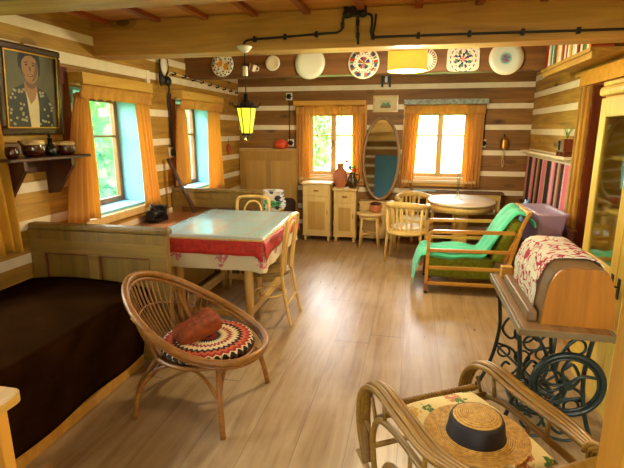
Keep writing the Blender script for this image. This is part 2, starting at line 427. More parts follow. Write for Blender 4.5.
M['lampshade'] = glow('glowing_yellow_lampshade', srgb(226,186,64), (1,.70,.08), .16)
M['socketpaint'] = M['white']
M['grass'] = plain('meadow_grass', (.20,.34,.05), .9, .4, 3, .6)
M['bark'] = plain('tree_bark', (.09,.06,.035), .9, .3, 12, .6)
def crown(name, c1, c2):
    g = G(name); n = g.noise(3.5, 6, .7)
    c = g.ramp(n, [(.35, c1), (.65, c2)]); d = g.n('BsdfDiffuse'); g.put(d.inputs[0], c); t = g.n('BsdfTranslucent'); g.put(t.inputs[0], c)
    mx = g.n('MixShader'); mx.inputs[0].default_value = .4
    g.link(d.outputs[0], mx.inputs[1]); g.link(t.outputs[0], mx.inputs[2]); g.link(mx.outputs[0], g.out.inputs[0]); return g.m
M['crown1'] = crown('bright_leaf_crown', (.07,.22,.015), (.34,.55,.06))
M['crown2'] = crown('fresh_leaf_crown', (.05,.2,.04), (.24,.48,.12))
# ------------------------------------------------------------------ room shell
XL, XR, YB, YR, ZC, TH = -2.74, 1.613, 7.15, -1.6, 2.58, .38

def log_wall(name, axis, const, sgn, a0, a1, zs, holes, mat, thick=TH):
    """axis: wall runs along this axis; sgn: outward direction of the other axis; zs: heights of the chinking lines"""
    mb = MB(); hw = .036
    cuts = [0.0]
    bands = []; z = 0.0
    for s_ in sorted(zs):
        bands.append((z, s_-hw, 0)); bands.append((s_-hw, s_+hw, 1)); z = s_+hw
    bands.append((z, ZC+.02, 0))
    for b0, b1, kind in bands:
        e = sorted({b0, b1, *[h for ho in holes for h in (ho[2], ho[3]) if b0 < h < b1]})
        for c0, c1 in zip(e, e[1:]):
            mid = (c0+c1)/2; segs = [(a0, a1)]
            for h0, h1, hz0, hz1 in holes:
                if hz0 < mid < hz1:
                    ns = []
                    for p, q in segs:
                        if h1 <= p or h0 >= q: ns.append((p, q)); continue
                        if p < h0: ns.append((p, h0))
                        if h1 < q: ns.append((h1, q))
                    segs = ns
            mb.mi = kind; off = 0.0 if kind == 0 else -.006
            for p, q in segs:
                i0, i1 = const - sgn*off*(-1 if kind else 1)*0, const + sgn*thick
                i0 = const + (sgn*.007 if kind == 0 else 0.0)      # chinking stands a little proud
                if axis == 'Y': mb.box((min(i0,i1), p, c0), (max(i0,i1), q, c1))
                else: mb.box((p, min(i0,i1), c0), (q, max(i0,i1), c1))
    return struct(mb.build(name, [mat, M['caulk']]))

W1 = (3.40, 4.42, .92, 2.02); W2 = (5.10, 6.18, .92, 2.02); W0 = (1.25, 2.35, .92, 2.02); W6 = (-1.0, .1, .92, 2.02)
WA = (-1.62, -.82, .96, 1.96); WBk = (-.04, .80, .96, 1.96)
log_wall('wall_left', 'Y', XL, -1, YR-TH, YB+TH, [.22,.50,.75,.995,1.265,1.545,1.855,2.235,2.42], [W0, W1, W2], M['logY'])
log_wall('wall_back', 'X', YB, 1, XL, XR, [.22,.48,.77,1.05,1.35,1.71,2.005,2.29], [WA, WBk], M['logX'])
DOORH = (4.02, 4.92, 0.0, 2.10)
log_wall('wall_right', 'Y', XR, 1, YR-TH, YB+TH, [.22,.48,.75,1.05,1.38,1.65,1.915,2.14,2.36], [DOORH], M['logY'])
RW4 = (-2.4, -1.45, .8, 2.05); RW5 = (.3, 1.4, .75, 2.1)
log_wall('wall_rear', 'X', YR, -1, XL, XR, [.22,.48,.77,1.05,1.35,1.71,2.005,2.29], [RW5], M['logX'])
mb = MB(); mb.box((XL-TH, YR-TH, -.12), (XR+TH+.5, YB+TH, 0)); struct(mb.build('floor', M['floor']))
mb = MB(); mb.box((XL-TH-.35, YR-TH-.35, ZC), (XR+TH+.5, YB+TH+.35, ZC+.12)); struct(mb.build('ceiling', M['ceil']))

# battens under the ceiling boards, beams
for i in range(10):
    x = -2.59 + i*.4225 + .05*(i > 0)
    mb = MB(); mb.box((x-.028, YR, ZC-.035), (x+.028, YB, ZC), .004)
    o = struct(mb.build('trim_%d' % (i+1), M['batten']))
mb = MB(); mb.box((XL-.05, 3.74, 2.295), (XR+.05, 3.98, ZC), .012); struct(mb.build('ceiling_beam', M['beam']))
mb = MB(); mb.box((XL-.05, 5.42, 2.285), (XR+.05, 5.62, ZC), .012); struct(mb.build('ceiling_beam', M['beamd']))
mb = MB(); mb.box((XL-.05, 2.05, 2.29), (XR+.05, 2.32, ZC), .012); struct(mb.build('ceiling_beam', M['beam']))
mb = MB(); mb.box((XL-.05, .2, 2.29), (XR+.05, .45, ZC), .012); struct(mb.build('ceiling_beam', M['beam']))
# pale board laid along the left wall above the windows
mb = MB(); mb.box((XL, 2.2, 2.185), (XL+.022, 4.52, 2.275), .004); struct(mb.build('trim_21', M['caulk']))
mb = MB(); mb.box((XL, 4.50, 2.10), (XL+.03, 4.56, 2.275), .004); struct(mb.build('trim_22', M['caulk']))

def window(n, T, w, h, liner, sash, casing=None, bar=.37, parts=('window_frame','pane','sill'), depth=.33, mull=True):
    """T: matrix from local (u along wall, d outward, z up) to world, origin = lower corner of the opening on the inner wall face"""
    mb = MB(); mb.M = T; t = .022
    for a, b in (((0,0,0),(w,depth+.04,t)), ((0,0,h-t),(w,depth+.04,h)), ((0,0,t),(t,depth+.04,h-t)), ((w-t,0,t),(w,depth+.04,h-t))): mb.box(a, b)
    root = struct(mb.build('window_%d' % n, liner))
    if casing:
        mb = MB(); mb.M = T; cw, ct = .12, .03
        mb.box((-cw,-ct,-cw), (0,0,h+cw)); mb.box((w,-ct,-cw), (w+cw,0,h+cw)); mb.box((0,-ct,h), (w,0,h+cw)); mb.box((0,-ct-.02,-cw*.9), (w,0,0))
        mb.build('casing', casing, root)
    mb = MB(); mb.M = T; f = .055; d0, d1 = depth-.05, depth
    mb.box((t,d0,t),(t+f,d1,h-t),.004); mb.box((w-t-f,d0,t),(w-t,d1,h-t),.004); mb.box((t+f,d0,t),(w-t-f,d1,t+f),.004); mb.box((t+f,d0,h-t-f),(w-t-f,d1,h-t),.004)
    if mull: mb.box((w/2-.04,d0-.01,t+f),(w/2+.04,d1,h-t-f),.004)
    zb = h - bar*h
    for a0, a1 in (((t+f, w/2-.04), (w/2+.04, w-t-f)) if mull else ((t+f, w-t-f),)): mb.box((a0,d0+.01,zb-.011),(a1,d1-.01,zb+.011))
    mb.build('window_frame', sash, root)
    for a0, a1 in (((t+f, w/2-.04), (w/2+.04, w-t-f)) if mull else ((t+f, w-t-f),)):
        mb = MB(); mb.M = T; mb.box((a0,d0+.022,t+f),(a1,d0+.026,h-t-f)); mb.build('pane', M['pane'], root)
    if mull:
        mb = MB(); mb.M = T; mb.box((w/2-.012,d0-.035,h*.46),(w/2+.012,d0-.01,h*.56),.004); mb.build('latch', M['brass'], root)
    return root
def TL(y0, z0): return Matrix(((0,-1,0,XL),(1,0,0,y0),(0,0,1,z0),(0,0,0,1)))
def TB(x0, z0): return Matrix(((1,0,0,x0),(0,1,0,YB),(0,0,1,z0),(0,0,0,1)))
def TR(x0, z0): return Matrix(((1,0,0,x0),(0,-1,0,YR),(0,0,1,z0),(0,0,0,1)))
for n, w in ((1, W1), (2, W2), (3, W0)):
    window(n, TL(w[0], w[2]), w[1]-w[0], w[3]-w[2], M['skyglow_reveal'], M['sash'])
for n, w in ((4, WA), (5, WBk)):
    window(n, TB(w[0], w[2]), w[1]-w[0], w[3]-w[2], M['cream_reveal'], M['sashpale'], M['pineX'], depth=.14)
for n, w in ((6, RW5),):
    window(n, TR(w[0], w[2]), w[1]-w[0], w[3]-w[2], M['cream_reveal'], M['sashpale'], M['pineX'], depth=.14)
# cream window boards under the left windows
for i, w in enumerate((W0, W1, W2)):
    mb = MB(); mb.box((XL-.32, w[0]-.06, w[2]-.075), (XL+.06, w[1]+.10, w[2]-.002), .006); struct(mb.build('trim_%d' % (31+i), M['cream']))
for i, w in enumerate((WA, WBk)):
    mb = MB(); mb.box((w[0]-.12, YB-.10, w[2]-.06), (w[1]+.12, YB-.031, w[2]-.015), .006); struct(mb.build('trim_%d' % (41+i), M['creamX']))
# reddish upright boards by the left windows
for i, (y, z0, z1) in enumerate(((3.29, .95, 2.16), (5.00, .95, 2.08))):
    mb = MB(); mb.box((XL, y-.04, z0), (XL+.035, y+.05, z1), .004); struct(mb.build('trim_%d' % (51+i), M['redbrown']))

# doorway in the right wall: casing, lintel, reveal and a closed dark door
mb = MB()
mb.box((XR-.035, 4.92, 0), (XR, 5.10, 2.14), .006); mb.box((XR-.06, 4.975, 0), (XR-.035, 5.03, 2.14), .006); mb.box((XR-.05, 5.10, 0), (XR, 5.135, 2.2), .004)
struct(mb.build('trim_61', M['casingwood']))
mb = MB(); mb.box((XR-.07, 3.9, 2.08), (XR, 5.10, 2.215), .006); struct(mb.build('trim_62', M['pineX']))
mb = MB(); mb.box((XR-.03, 3.9, 0), (XR, 4.02, 2.08), .006); struct(mb.build('trim_63', M['casingwood']))
mb = MB(); mb.box((XR, 4.89, 0), (XR+TH, 4.92, 2.1)); mb.box((XR, 4.02, 0), (XR+TH, 4.05, 2.1)); mb.box((XR, 4.05, 2.07), (XR+TH, 4.89, 2.1)); struct(mb.build('trim_64', M['redbrown']))
mb = MB(); mb.box((XR+.16, 4.055, .01), (XR+.205, 4.885, 2.065), .004)
for z0, z1 in ((.15, .95), (1.1, 1.92)):
    mb.box((XR+.15, 4.17, z0), (XR+.16, 4.77, z1), .004)
d1 = struct(mb.build('door_1', M['redbrown']))
mb = MB(); mb.cyl((XR+.16, 4.12, 1.02), (XR+.11, 4.12, 1.02), .012); mb.cyl((XR+.115, 4.12, 1.02), (XR+.115, 4.24, 1.02), .009); mb.build('door_handle', M['black'], d1)
# blue door in the rear wall, behind the camera
mb = MB(); mb.box((-1.22, YR, .005), (-.38, YR+.045, 2.05), .006)
for z0, z1 in ((.15, .95), (1.1, 1.92)):
    mb.box((-1.1, YR+.045, z0), (-.5, YR+.055, z1), .004)
d2 = struct(mb.build('door_2', plain('blue_painted_door', srgb(60,130,180), .5, .08, 3)))
mb = MB(); mb.cyl((-.45, YR+.05, 1.02), (-.45, YR+.1, 1.02), .012); mb.cyl((-.45, YR+.095, 1.02), (-.57, YR+.095, 1.02), .009); mb.build('door_handle', M['brass'], d2)

# ------------------------------------------------------------------ outside
mb = MB()
def gz(x, y): return -.55 + .25*noise.noise(Vector((x*.08, y*.08, 0))) + max(0, (y-9))*.10 + max(0, -x-6)*.05
mb.surf(lambda u, v: (-46+76*u, -26+76*v, gz(-46+76*u, -26+76*v)), 40, 40)
o = mb.build('ground', M['grass']); struct(o)
def tree(x, y, h, r, mat, label, seed):
    z0 = gz(x, y)-.1
    t = thing('garden_tree', label, 'tree', (x, y, z0), group='garden trees outside the windows')
    mb = MB(); mb.tube([(0,0,0),(.03*h,.02*h,h*.3),(0,0,h*.7)], [h*.035,h*.028,h*.012], 10); mb.build('trunk', M['bark'], t)
    mb = MB(); rnd = random.Random(seed)
    for k in range(1500):
        d = Vector((rnd.gauss(0,1), rnd.gauss(0,1), rnd.gauss(0,1))).normalized()*(rnd.random()**.4)
        c = Vector((d.x*r, d.y*r, h*.5 + d.z*h*.46)); s_ = r*(.05+.07*rnd.random())
        a = Vector((rnd.gauss(0,1), rnd.gauss(0,1), rnd.gauss(0,1))).normalized(); b = a.cross(Vector((rnd.gauss(0,1), rnd.gauss(0,1), rnd.gauss(0,1)))).normalized()
        n = a.cross(b)
        q = [c+a*s_, c+b*s_*.7+n*s_*.2, c-a*s_, c-b*s_*.7+n*s_*.2]
        vs = [mb._v(p) for p in q]; mb._f(vs)
    mb.build('crown', mat, t)
TREES = [(-6.9,8.6,3.8,1.75,'bushy green garden tree nearest the cottage, seen through the near left window'),(-6.6,12.9,3.8,1.75,'bushy green garden tree seen through the far left window'),(-10.9,10.9,4.6,1.95,'taller green garden tree behind the nearest one'),(-10.3,15.4,4.6,1.95,'taller green garden tree farther up the slope on the left'),(-10.8,6.4,4.4,1.9,'green garden tree farthest from the back windows'),(-6.8,4.4,3.8,1.75,'bushy green garden tree abreast of the dark bed'),(-14.6,13.3,5.4,2.1,'tallest green garden tree high on the slope'),(-6.9,.2,3.8,1.75,'bushy green garden tree beside the rear left window')]
for i, (x, y, h, r, lb) in enumerate(TREES):
    tree(x, y, h, r, M['crown1'] if i % 3 else M['crown2'], lb, 30+i)
tree(-3.6, 15.5, 3.4, 1.3, M['crown2'], 'small bluish-green tree seen through the middle back window', 91)

# ------------------------------------------------------------------ curtains
def curtain(name, label, pts, axis, const, mat, folds=5, amp=.022, group='orange window curtains', z_top=None):
    """pts: (top0, top1, ztop, bot0, bot1, zbot) along the wall"""
    t0, t1, zt, b0, b1, zb = pts; ph = random.random()*6
    mb = MB()
    def fn(u, v):
        k = v**.8
        a = (t0+(t1-t0)*u)*(1-k) + (b0+(b1-b0)*u)*k
        z = zt + (zb-zt)*v + .012*math.sin(u*9+ph)*v
        d = amp*(.55+.6*v)*math.sin(u*folds*2*PI+ph+.6*math.sin(v*3)) + .006*math.sin(u*31+v*4)
        return (const + d, a, z) if axis == 'Y' else (a, const - d, z)
    mb.surf(fn, folds*10, 14, .003)
    o = mb.build(name, mat)
    return tag(o, label, 'curtain', group)
CL = -2.635
curtain('curtain', 'golden curtain at the left photo edge hanging beside the dark shelf', (2.28,2.55,2.0,2.30,2.60,.865), 'Y', CL, M['curtainY'], 4)
curtain('curtain', 'orange curtain flaring out between the dark shelf and the near left window', (3.32,3.46,1.97,3.05,3.45,.93), 'Y', CL, M['curtain'], 5)
curtain('curtain', 'orange curtain on the far side of the near left window', (4.13,4.36,1.97,4.21,4.44,.91), 'Y', CL, M['curtain'], 4)
curtain('curtain', 'orange curtain on the near side of the far left window', (4.95,5.14,1.95,4.80,5.18,1.04), 'Y', CL, M['curtain'], 4)
curtain('curtain', 'orange curtain on the far side of the far left window, near the corner', (5.76,6.14,1.95,5.74,6.17,.87), 'Y', CL, M['curtain'], 4)
CBk = YB-.085
curtain('curtain', 'orange curtain left of the middle back window, by the corner headboard', (-1.77,-1.57,2.0,-1.77,-1.55,.85), 'X', CBk, M['curtain'], 4)
curtain('curtain', 'orange curtain between the middle back window and the oval mirror', (-.91,-.72,2.0,-.90,-.70,.89), 'X', CBk, M['curtain'], 4)
curtain('curtain', 'orange curtain drawn aside between the oval mirror and the right back window', (-.12,.08,2.0,-.19,.02,.83), 'X', CBk, M['curtain'], 4)
curtain('curtain', 'bright orange curtain right of the back window over the round table', (.73,.97,2.0,.74,.96,.84), 'X', CBk, M['curtain'], 4)
def valance(label, a0, a1, z0, z1, axis, const):
    mb = MB()
    def fn(u, v):
        a = a0+(a1-a0)*u; z = z1+(z0-z1)*v + .006*math.sin(u*60)*v
        d = .022*math.sin(PI*min(1,v*2.2)) + .010*math.sin(u*74+2*math.sin(u*9)) + .005*math.sin(u*131)
        return (const+d, a, z) if axis == 'Y' else (a, const-d, z)
    mb.surf(fn, 90, 8, .003)
    tag(mb.build('valance', M['curtain']), label, 'valance', 'gathered orange valances')
valance('gathered orange valance over the near left window', 3.31, 4.36, 1.92, 2.033, 'Y', CL+.045)
valance('gathered orange valance over the far left window', 4.94, 6.16, 1.91, 2.018, 'Y', CL+.045)
valance('gathered orange valance over the middle back window', -1.77, -.72, 1.90, 2.02, 'X', CBk-.045)
valance('gathered orange valance over the right back window', -.13, .97, 1.90, 2.02, 'X', CBk-.045)
def pelmet(label, a, b, mat):
    mb = MB(); mb.box(a, b, .005); tag(mb.build('pelmet_board', mat), label, 'pelmet', 'pelmet boards above the windows')
pelmet('golden pine pelmet board over the near left window', (XL, 3.34, 2.035), (-2.57, 4.36, 2.125), M['pine'])
pelmet('golden pine pelmet board over the far left window', (XL, 4.97, 2.02), (-2.57, 6.16, 2.11), M['pine'])
pelmet('golden pine pelmet board over the middle back window', (-1.80, YB-.17, 2.03), (-.70, YB-.031, 2.10), M['pineX'])
pelmet('pelmet board with a grey-blue face over the right back window', (-.16, YB-.17, 2.03), (1.0, YB-.031, 2.10), [plain('speckled_grey_blue_board', srgb(150,160,150), .6, .4, 30)])
# ------------------------------------------------------------------ corner bench, bed
t = thing('corner_bench', 'panelled olive-brown bench with tall panelled ends between the dark bed and the dining table', 'bench', (-2.2, 3.85, 0))
def bench_end(y0, y1, face):
    mb = MB(); x0, x1 = -.53, .57
    mb.box((x0, y0, .02), (x1, y1, .97), .006); mb.box((x0-.005, y0-.018, .97), (x1+.018, y1+.018, 1.015), .012); mb.box((x0, y0-.03, .90), (x1, y0, .97), .003)
    o = mb.build('end_panel', M['bench'], t)
    f0, f1 = y0-.024, y0
    mb = MB()                                      # raised frame leaves two sunk panels
    for a, b in (((x0, f0, .80), (x1, f1, .90)), ((x0, f0, .02), (x1, f1, .30)), ((x0, f0, .30), (x0+.11, f1, .80)), ((x1-.13, f0, .30), (x1, f1, .80)), ((-.05, f0, .30), (.03, f1, .80))): mb.box(a, b, .004)
    mb.build('panel_frame', M['benchX'], o)
    for p0, p1 in ((x0+.11, -.05), (.03, x1-.13)):
        mb = MB()
        for a, b in (((p0, y0-.014, .30), (p1, y0, .314)), ((p0, y0-.014, .786), (p1, y0, .80)), ((p0, y0-.014, .314), (p0+.014, y0, .786)), ((p1-.014, y0-.014, .314), (p1, y0, .786))): mb.box(a, b, .004)
        mb.build('panel_shade_moulding', M['redbrown'], o)  # dark strips stand in for the shade around the sunk panels
    return o
bench_end(-1.05, -1.01, -1); bench_end(1.05, 1.09, -1)
mb = MB(); mb.box((-.53, -1.01, .42), (-.02, 1.05, .455), .006); mb.build('seat', M['ledge'], t)
mb = MB(); mb.box((-.07, -1.01, .02), (-.04, 1.05, .42), .003); mb.build('front_board', M['cream'], t)
mb = MB(); mb.box((-.53, -1.01, .70), (-.16, 1.05, .735), .006); mb.build('back_ledge', M['ledge'], t)
mb = MB(); mb.box((-.24, -1.01, .455), (-.22, 1.05, .70)); mb.build('back_board', M['bench'], t)

t = thing('bed', 'low bed under a dark brown cover in front of the panelled bench end', 'bed', (-2.2, 1.9, 0))
mb = MB()
def bedtop(u, v):
    x = -.535 + 1.0*u; y = -1.0 + 1.86*v
    return (x, y, .595 + .035*math.sin(PI*min(1,max(0,u)))*math.sin(PI*v) + .006*noise.noise(Vector((x*5, y*5, 0))))
# cover: top plus the hanging side toward the room
def cov(u, v):
    y = -1.0 + 1.86*v
    if u < .6:
        k = u/.6; x = -.535 + .92*k; z = .60 + .03*math.sin(PI*k) + .008*noise.noise(Vector((x*4, y*4, 0)))
    else:
        k = (u-.6)/.4; a = min(1, k*4)*PI/2
        x = .385 + .035*math.sin(a) - .10*max(0,k-.25) + .012*math.sin(y*9+k*2)*k; z = .60 - .05*(1-math.cos(a)) - (.47*max(0, k-.25)/.75)
    return (x, y, z)
mb.surf(cov, 40, 36, .02)
mb.build('bed_cover', M['cover'], t)
mb = MB(); mb.box((-.53, -1.0, .14), (.27, .85, .57), .02); mb.build('mattress', M['cover'], t)
mb = MB(); mb.box((.31, -1.02, .0), (.345, .86, .075), .006); mb.build('side_rail', M['teak'], t)
mb = MB(); mb.box((-.53, -1.0, 0), (-.49, .85, .14)); mb.build('side_rail', M['pine'], t)

# ------------------------------------------------------------------ shelf with pots, portrait
t = thing('wall_shelf', 'dark brown wall shelf with two angular brackets under the portrait', 'shelf', (XL, 2.9, 1.47))
mb = MB(); mb.box((0, -.42, 0), (.25, .34, .022), .005); mb.build('shelf_board', M['darkwood'], t)
for y in (-.31, .13):
    mb = MB(); poly = [(0,0),(.235,0),(.235,-.06),(.09,-.26),(0,-.27)]
    mb.prism(poly, lambda u, v: (u, y, v), lambda u, v: (u, y+.028, v)); mb.build('bracket', M['darkwood'], t)
mb = MB(); mb.box((0, -.28, -.10), (.025, .13, 0), .003); mb.build('back_rail', M['darkwood'], t)
ZS = 1.4925
def pot(name, label, cat, y, x, r, h, handle, rim=True, spout=False):
    t = thing(name, label, cat, (x, y, ZS))
    mb = MB(); mb.lathe([(r*.62,0),(r*.9,h*.16),(r,h*.42),(r*.92,h*.74),(r*.84,h*.98),(r*.72,h*.98),(r*.7,h*.5),(.001,h*.3)], seg=24, caps=False); mb._f([v for v in mb.bm.verts if abs(v.co.z) < 1e-6]); mb.build('body', M['glazebrown'], t)
    if rim:
        mb = MB(); mb.lathe([(r*.93,h*.72),(r*.97,h*.82),(r*.90,h*1.01),(r*.74,h*1.01),(r*.84,h*.80)], seg=24, caps=False); mb.build('rim', M['glazerim'], t)
    if handle:
        s_ = handle
        mb = MB(); mb.tube(spline([(0,s_*r*.88,h*.82),(0,s_*(r+.028),h*.82),(0,s_*(r+.032),h*.5),(0,s_*r*.95,h*.32)],6), .006, 8); mb.build('handle', M['glazebrown'], t)
    if spout:
        mb = MB(); mb.tube([(0,-r*.9,h*.55),(0,-r-.03,h*.8),(0,-r-.045,h*.95)], [.014,.010,.008], 8); mb.build('spout', M['glazebrown'], t)
    return t
pot('stoneware_pot', 'large brown glazed pot with a cream rim and side handle on the dark shelf', 'pot', 2.80, XL+.13, .078, .115, 1, spout=True)
pot('stoneware_mug', 'brown glazed mug with cream rim at the shelf end nearest the window', 'mug', 3.085, XL+.155, .066, .10, 1)
pot('small_crock', 'small plain brown crock at the shelf end nearest the photo edge', 'pot', 2.60, XL+.14, .042, .075, 0, rim=False)
t = thing('glass_bottle', 'squat dark green bottle with a knobbed stopper between the two brown pots', 'bottle', (XL+.13, 2.96, ZS))
mb = MB(); mb.lathe([(.034,0),(.042,.02),(.042,.06),(.016,.09),(.014,.115)], seg=20); mb.build('body', M['bottle'], t)
mb = MB(); mb.lathe([(.017,.115),(.02,.122),(.008,.130),(.014,.148),(.004,.16)], seg=16); mb.build('stopper', M['bottle'], t)

# portrait hangs from a nail, leaning out at the top
t = thing('framed_portrait', 'large dark-framed portrait of a smiling person in a spotted dark jacket', 'picture', (XL+.005, 2.925, 1.645), rot=(0, R(4.5), 0))
W_, H_ = .285, .61
mb = MB()
for a, b in (((0,-W_,0),(.045,W_,.05)), ((0,-W_,H_-.05),(.045,W_,H_)), ((0,-W_,.05),(.045,-W_+.05,H_-.05)), ((0,W_-.05,.05),(.045,W_,H_-.05))): mb.box(a, b, .012)
mb.build('picture_frame', plain('dark_brown_picture_frame', srgb(58,34,16), .25, .25, 10, coat=.4), t)
mb = MB()
for a, b in (((.04,-W_+.048,.048),(.05,W_-.048,.056)), ((.04,-W_+.048,H_-.056),(.05,W_-.048,H_-.048)), ((.04,-W_+.048,.056),(.05,-W_+.056,H_-.056)), ((.04,W_-.056,.056),(.05,W_-.048,H_-.056))): mb.box(a, b)
mb.build('gilt_slip', M['brass'], t)
PC = [plain('portrait_backdrop', srgb(92,86,58), .5, .3, 5), plain('portrait_hair', srgb(24,15,8), .5, .2), plain('portrait_skin', srgb(160,114,70), .5, .06), plain('portrait_jacket', srgb(26,22,17), .5, .2), plain('portrait_blouse', srgb(214,196,150), .5, .08), plain('portrait_lips', srgb(110,50,36), .5, .05), plain('portrait_spots', srgb(160,150,124), .5, .1), plain('portrait_skin_shade', srgb(116,78,44), .5, .08)]
mb = MB(); mb.box((0,-W_+.05,.05), (.03,W_-.05,H_-.05))
PK, PY, PZ = 1.26, -.012, .052
def pt(u, v): return (PY+(u)*PK, PZ+(v-.052)*PK)
def disc(mi, cy, cz, ry, rz, lift, n=24, rot=0):
    cy, cz = pt(cy, cz); ry *= PK; rz *= PK
    mb.mi = mi; pts = []
    for k in range(n):
        a = 2*PI*k/n; u, v = ry*math.cos(a), rz*math.sin(a)
        pts.append((cy+u*math.cos(rot)-v*math.sin(rot), cz+u*math.sin(rot)+v*math.cos(rot)))
    mb.prism(pts, lambda u, v: (.029, u, v), lambda u, v: (.03+lift, u, v))
def ppoly(mi, pts, lift):
    pts = [pt(*p) for p in pts]; mb.mi = mi; mb.prism(pts, lambda u, v: (.029, u, v), lambda u, v: (.03+lift, u, v))
ppoly(3, [(-.19,.052),(.17,.052),(.155,.19),(.115,.25),(.05,.28),(-.04,.29),(-.11,.26),(-.16,.20)], .0008)
ppoly(2, [(-.035,.30),(.045,.30),(.055,.26),(.03,.20),(-.005,.17),(-.04,.25)], .0012)
ppoly(4, [(-.03,.25),(.0,.18),(.035,.21),(.05,.255),(.06,.18),(.055,.052),(-.005,.052)], .0014)
disc(1, .005, .40, .070, .088, .0012, rot=.1)
disc(2, .008, .375, .058, .082, .0018, rot=.1)
ppoly(7, [(.012,.298),(.04,.315),(.058,.345),(.066,.38),(.060,.42),(.044,.40),(.040,.36),(.028,.325)], .0020)
ppoly(7, [(-.03,.298),(.045,.305),(.05,.285),(.02,.262),(-.02,.275)], .0015)
ppoly(1, [(-.066,.37),(-.072,.41),(-.06,.46),(-.02,.488),(.04,.486),(.076,.455),(.084,.40),(.078,.35),(.068,.335),(.066,.39),(.05,.43),(.01,.447),(-.03,.44),(-.054,.41)], .0022)
ppoly(7, [(-.047,.352),(-.032,.345),(-.028,.328),(-.034,.326)], .0021)
ppoly(1, [(-.06,.40),(-.052,.44),(0,.468),(.055,.455),(.070,.40),(.055,.425),(.02,.443),(-.02,.436)], .0022)
for s_ in (-1, 1):
    disc(1, .008+s_*.024, .392, .010, .0045, .0024, 10); disc(1, .008+s_*.025, .405, .016, .003, .0024, 8, rot=-s_*.2)
disc(5, .008, .337, .022, .007, .0024, 12); disc(4, .006, .339, .013, .0018, .0028, 10); ppoly(5, [(.004,.385),(.012,.385),(.016,.360),(.0,.360)], .0021)
rnd = random.Random(5)
for k in range(70):
    y, z = rnd.uniform(-.17,.16), rnd.uniform(.06,.26)
    if (-.035-.0*z) < y < .062 or abs(y) > .19 - max(0, z-.17)*.9: continue
    disc(6, y, z, .0085, .0075, .0016, 8)
mb.build('canvas', PC, t)
tag(mbx := MB().box((XL-.02+.03, 2.92, 2.262), (XL+.05, 2.93, 2.275)).build('picture_nail', M['brass']), 'short nail above the dark-framed portrait', 'nail')

# ------------------------------------------------------------------ dining table with cloth
TX, TY = -1.64, 4.03
t = thing('dining_table', 'pine dining table with round legs and low stretchers under floral and red-edged cloths', 'table', (TX, TY, 0))
mb = MB(); mb.box((-.44,-.58,.785), (.44,.58,.815), .006); mb.build('tabletop', M['tableleg'], t)
mb = MB()
for a, b in (((-.36,-.52,.68),(.36,-.49,.785)), ((-.36,.49,.68),(.36,.52,.785)), ((-.37,-.49,.68),(-.34,.49,.785)), ((.34,-.49,.68),(.37,.49,.785))): mb.box(a, b)
mb.build('apron', M['tableleg'], t)
for sx_ in (-1, 1):
    for sy_ in (-1, 1):
        mb = MB(); mb.lathe([(.034,0),(.036,.12),(.040,.5),(.044,.68),(.044,.785)], (sx_*.32, sy_*.48, 0), 16); mb.build('leg', M['tableleg'], t)
for s_ in (-1, 1):
    mb = MB(); mb.beam((s_*.32,-.44,.13), (s_*.32,.44,.13), .045, .07, bevel=.006); mb.build('stretcher', M['tableleg'], t)
mb = MB(); mb.beam((-.28,-.48,.115), (.28,-.48,.115), .05, .055, bevel=.006); mb.build('stretcher', M['tableleg'], t)
mb = MB(); mb.beam((-.28,.48,.115), (.28,.48,.115), .05, .055, bevel=.006); mb.build('stretcher', M['tableleg'], t)
def cloth_drape(name, mat, hx, hy, z, drop, flare, r=.02, amp=.012, th=.003, nx=48, ny=60, corner=.02, scallop=0.0):
    """rectangular cloth over a table: flat top, hanging skirt on all sides"""
    mb = MB()
    per = []
    def skirt(p, zt, zb, n, out):
        pass
    # build as rings of the rounded rectangle
    N = 160
    def ring(e, zz, wob):
        out = []
        L = [2*hx, 2*hy, 2*hx, 2*hy]; tot = sum(L)
        for k in range(N):
            s_ = tot*k/N; i = 0
            while s_ > L[i]: s_ -= L[i]; i += 1
            f = s_/L[i]
            px, py, nx_, ny_ = [(-hx+2*hx*f,-hy,0,-1),(hx,-hy+2*hy*f,1,0),(hx-2*hx*f,hy,0,1),(-hx,hy-2*hy*f,-1,0)][i]
            if e <= 0:
                out.append((px*(1+e/hx), py*(1+e/hy), zz)); continue
            cd = min(f, 1-f)*L[i]; cr = max(0, 1-cd/.09)
            cw = .35*cr
            sgx = 1 if px > 0 else -1; sgy = 1 if py > 0 else -1
            nx_ = nx_ + sgx*cw*(nx_ == 0); ny_ = ny_ + sgy*cw*(ny_ == 0)
            w_ = wob*(math.sin(k*2*PI*14/N+1.3)+.6*math.sin(k*2*PI*23/N))
            dz = -corner*cr*(wob > 0) - scallop*abs(math.sin(k*PI*40/N))*(wob > 0)
            out.append((px+nx_*(e+w_), py+ny_*(e+w_), zz+dz))
        return out
    rows = [ring(-.06, z, 0), ring(-r*.4, z, 0), ring(0, z-r*.3, 0), ring(r*.4, z-r, 0)]
    for k in range(1, 7): rows.append(ring(r*.5+flare*k/6, z-r-(drop-r)*k/6, amp*k/6))
    V = [[mb._v(p) for p in row] for row in rows]
    for a in range(len(V)-1):
        for k in range(N): mb._f([V[a][k], V[a][(k+1)%N], V[a+1][(k+1)%N], V[a+1][k]], True)
    mb._f(V[0])
    return mb
mb = cloth_drape('tablecloth', None, .46, .60, .822, .27, .02, amp=.006)
cl = mb.build('tablecloth', M['clothfloral'], loc=(TX, TY, 0), rz=R(1.5)); tag(cl, 'cream tablecloth with rose flowers hanging lowest on the dining table', 'tablecloth')
t = thing('table_overlay', 'shiny pale oilcloth with a red border spread over the floral tablecloth', 'tablecloth', (TX, TY, 0), R(1.5))
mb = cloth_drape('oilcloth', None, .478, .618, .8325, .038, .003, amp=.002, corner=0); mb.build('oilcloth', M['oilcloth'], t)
mb = MB()
N = 4
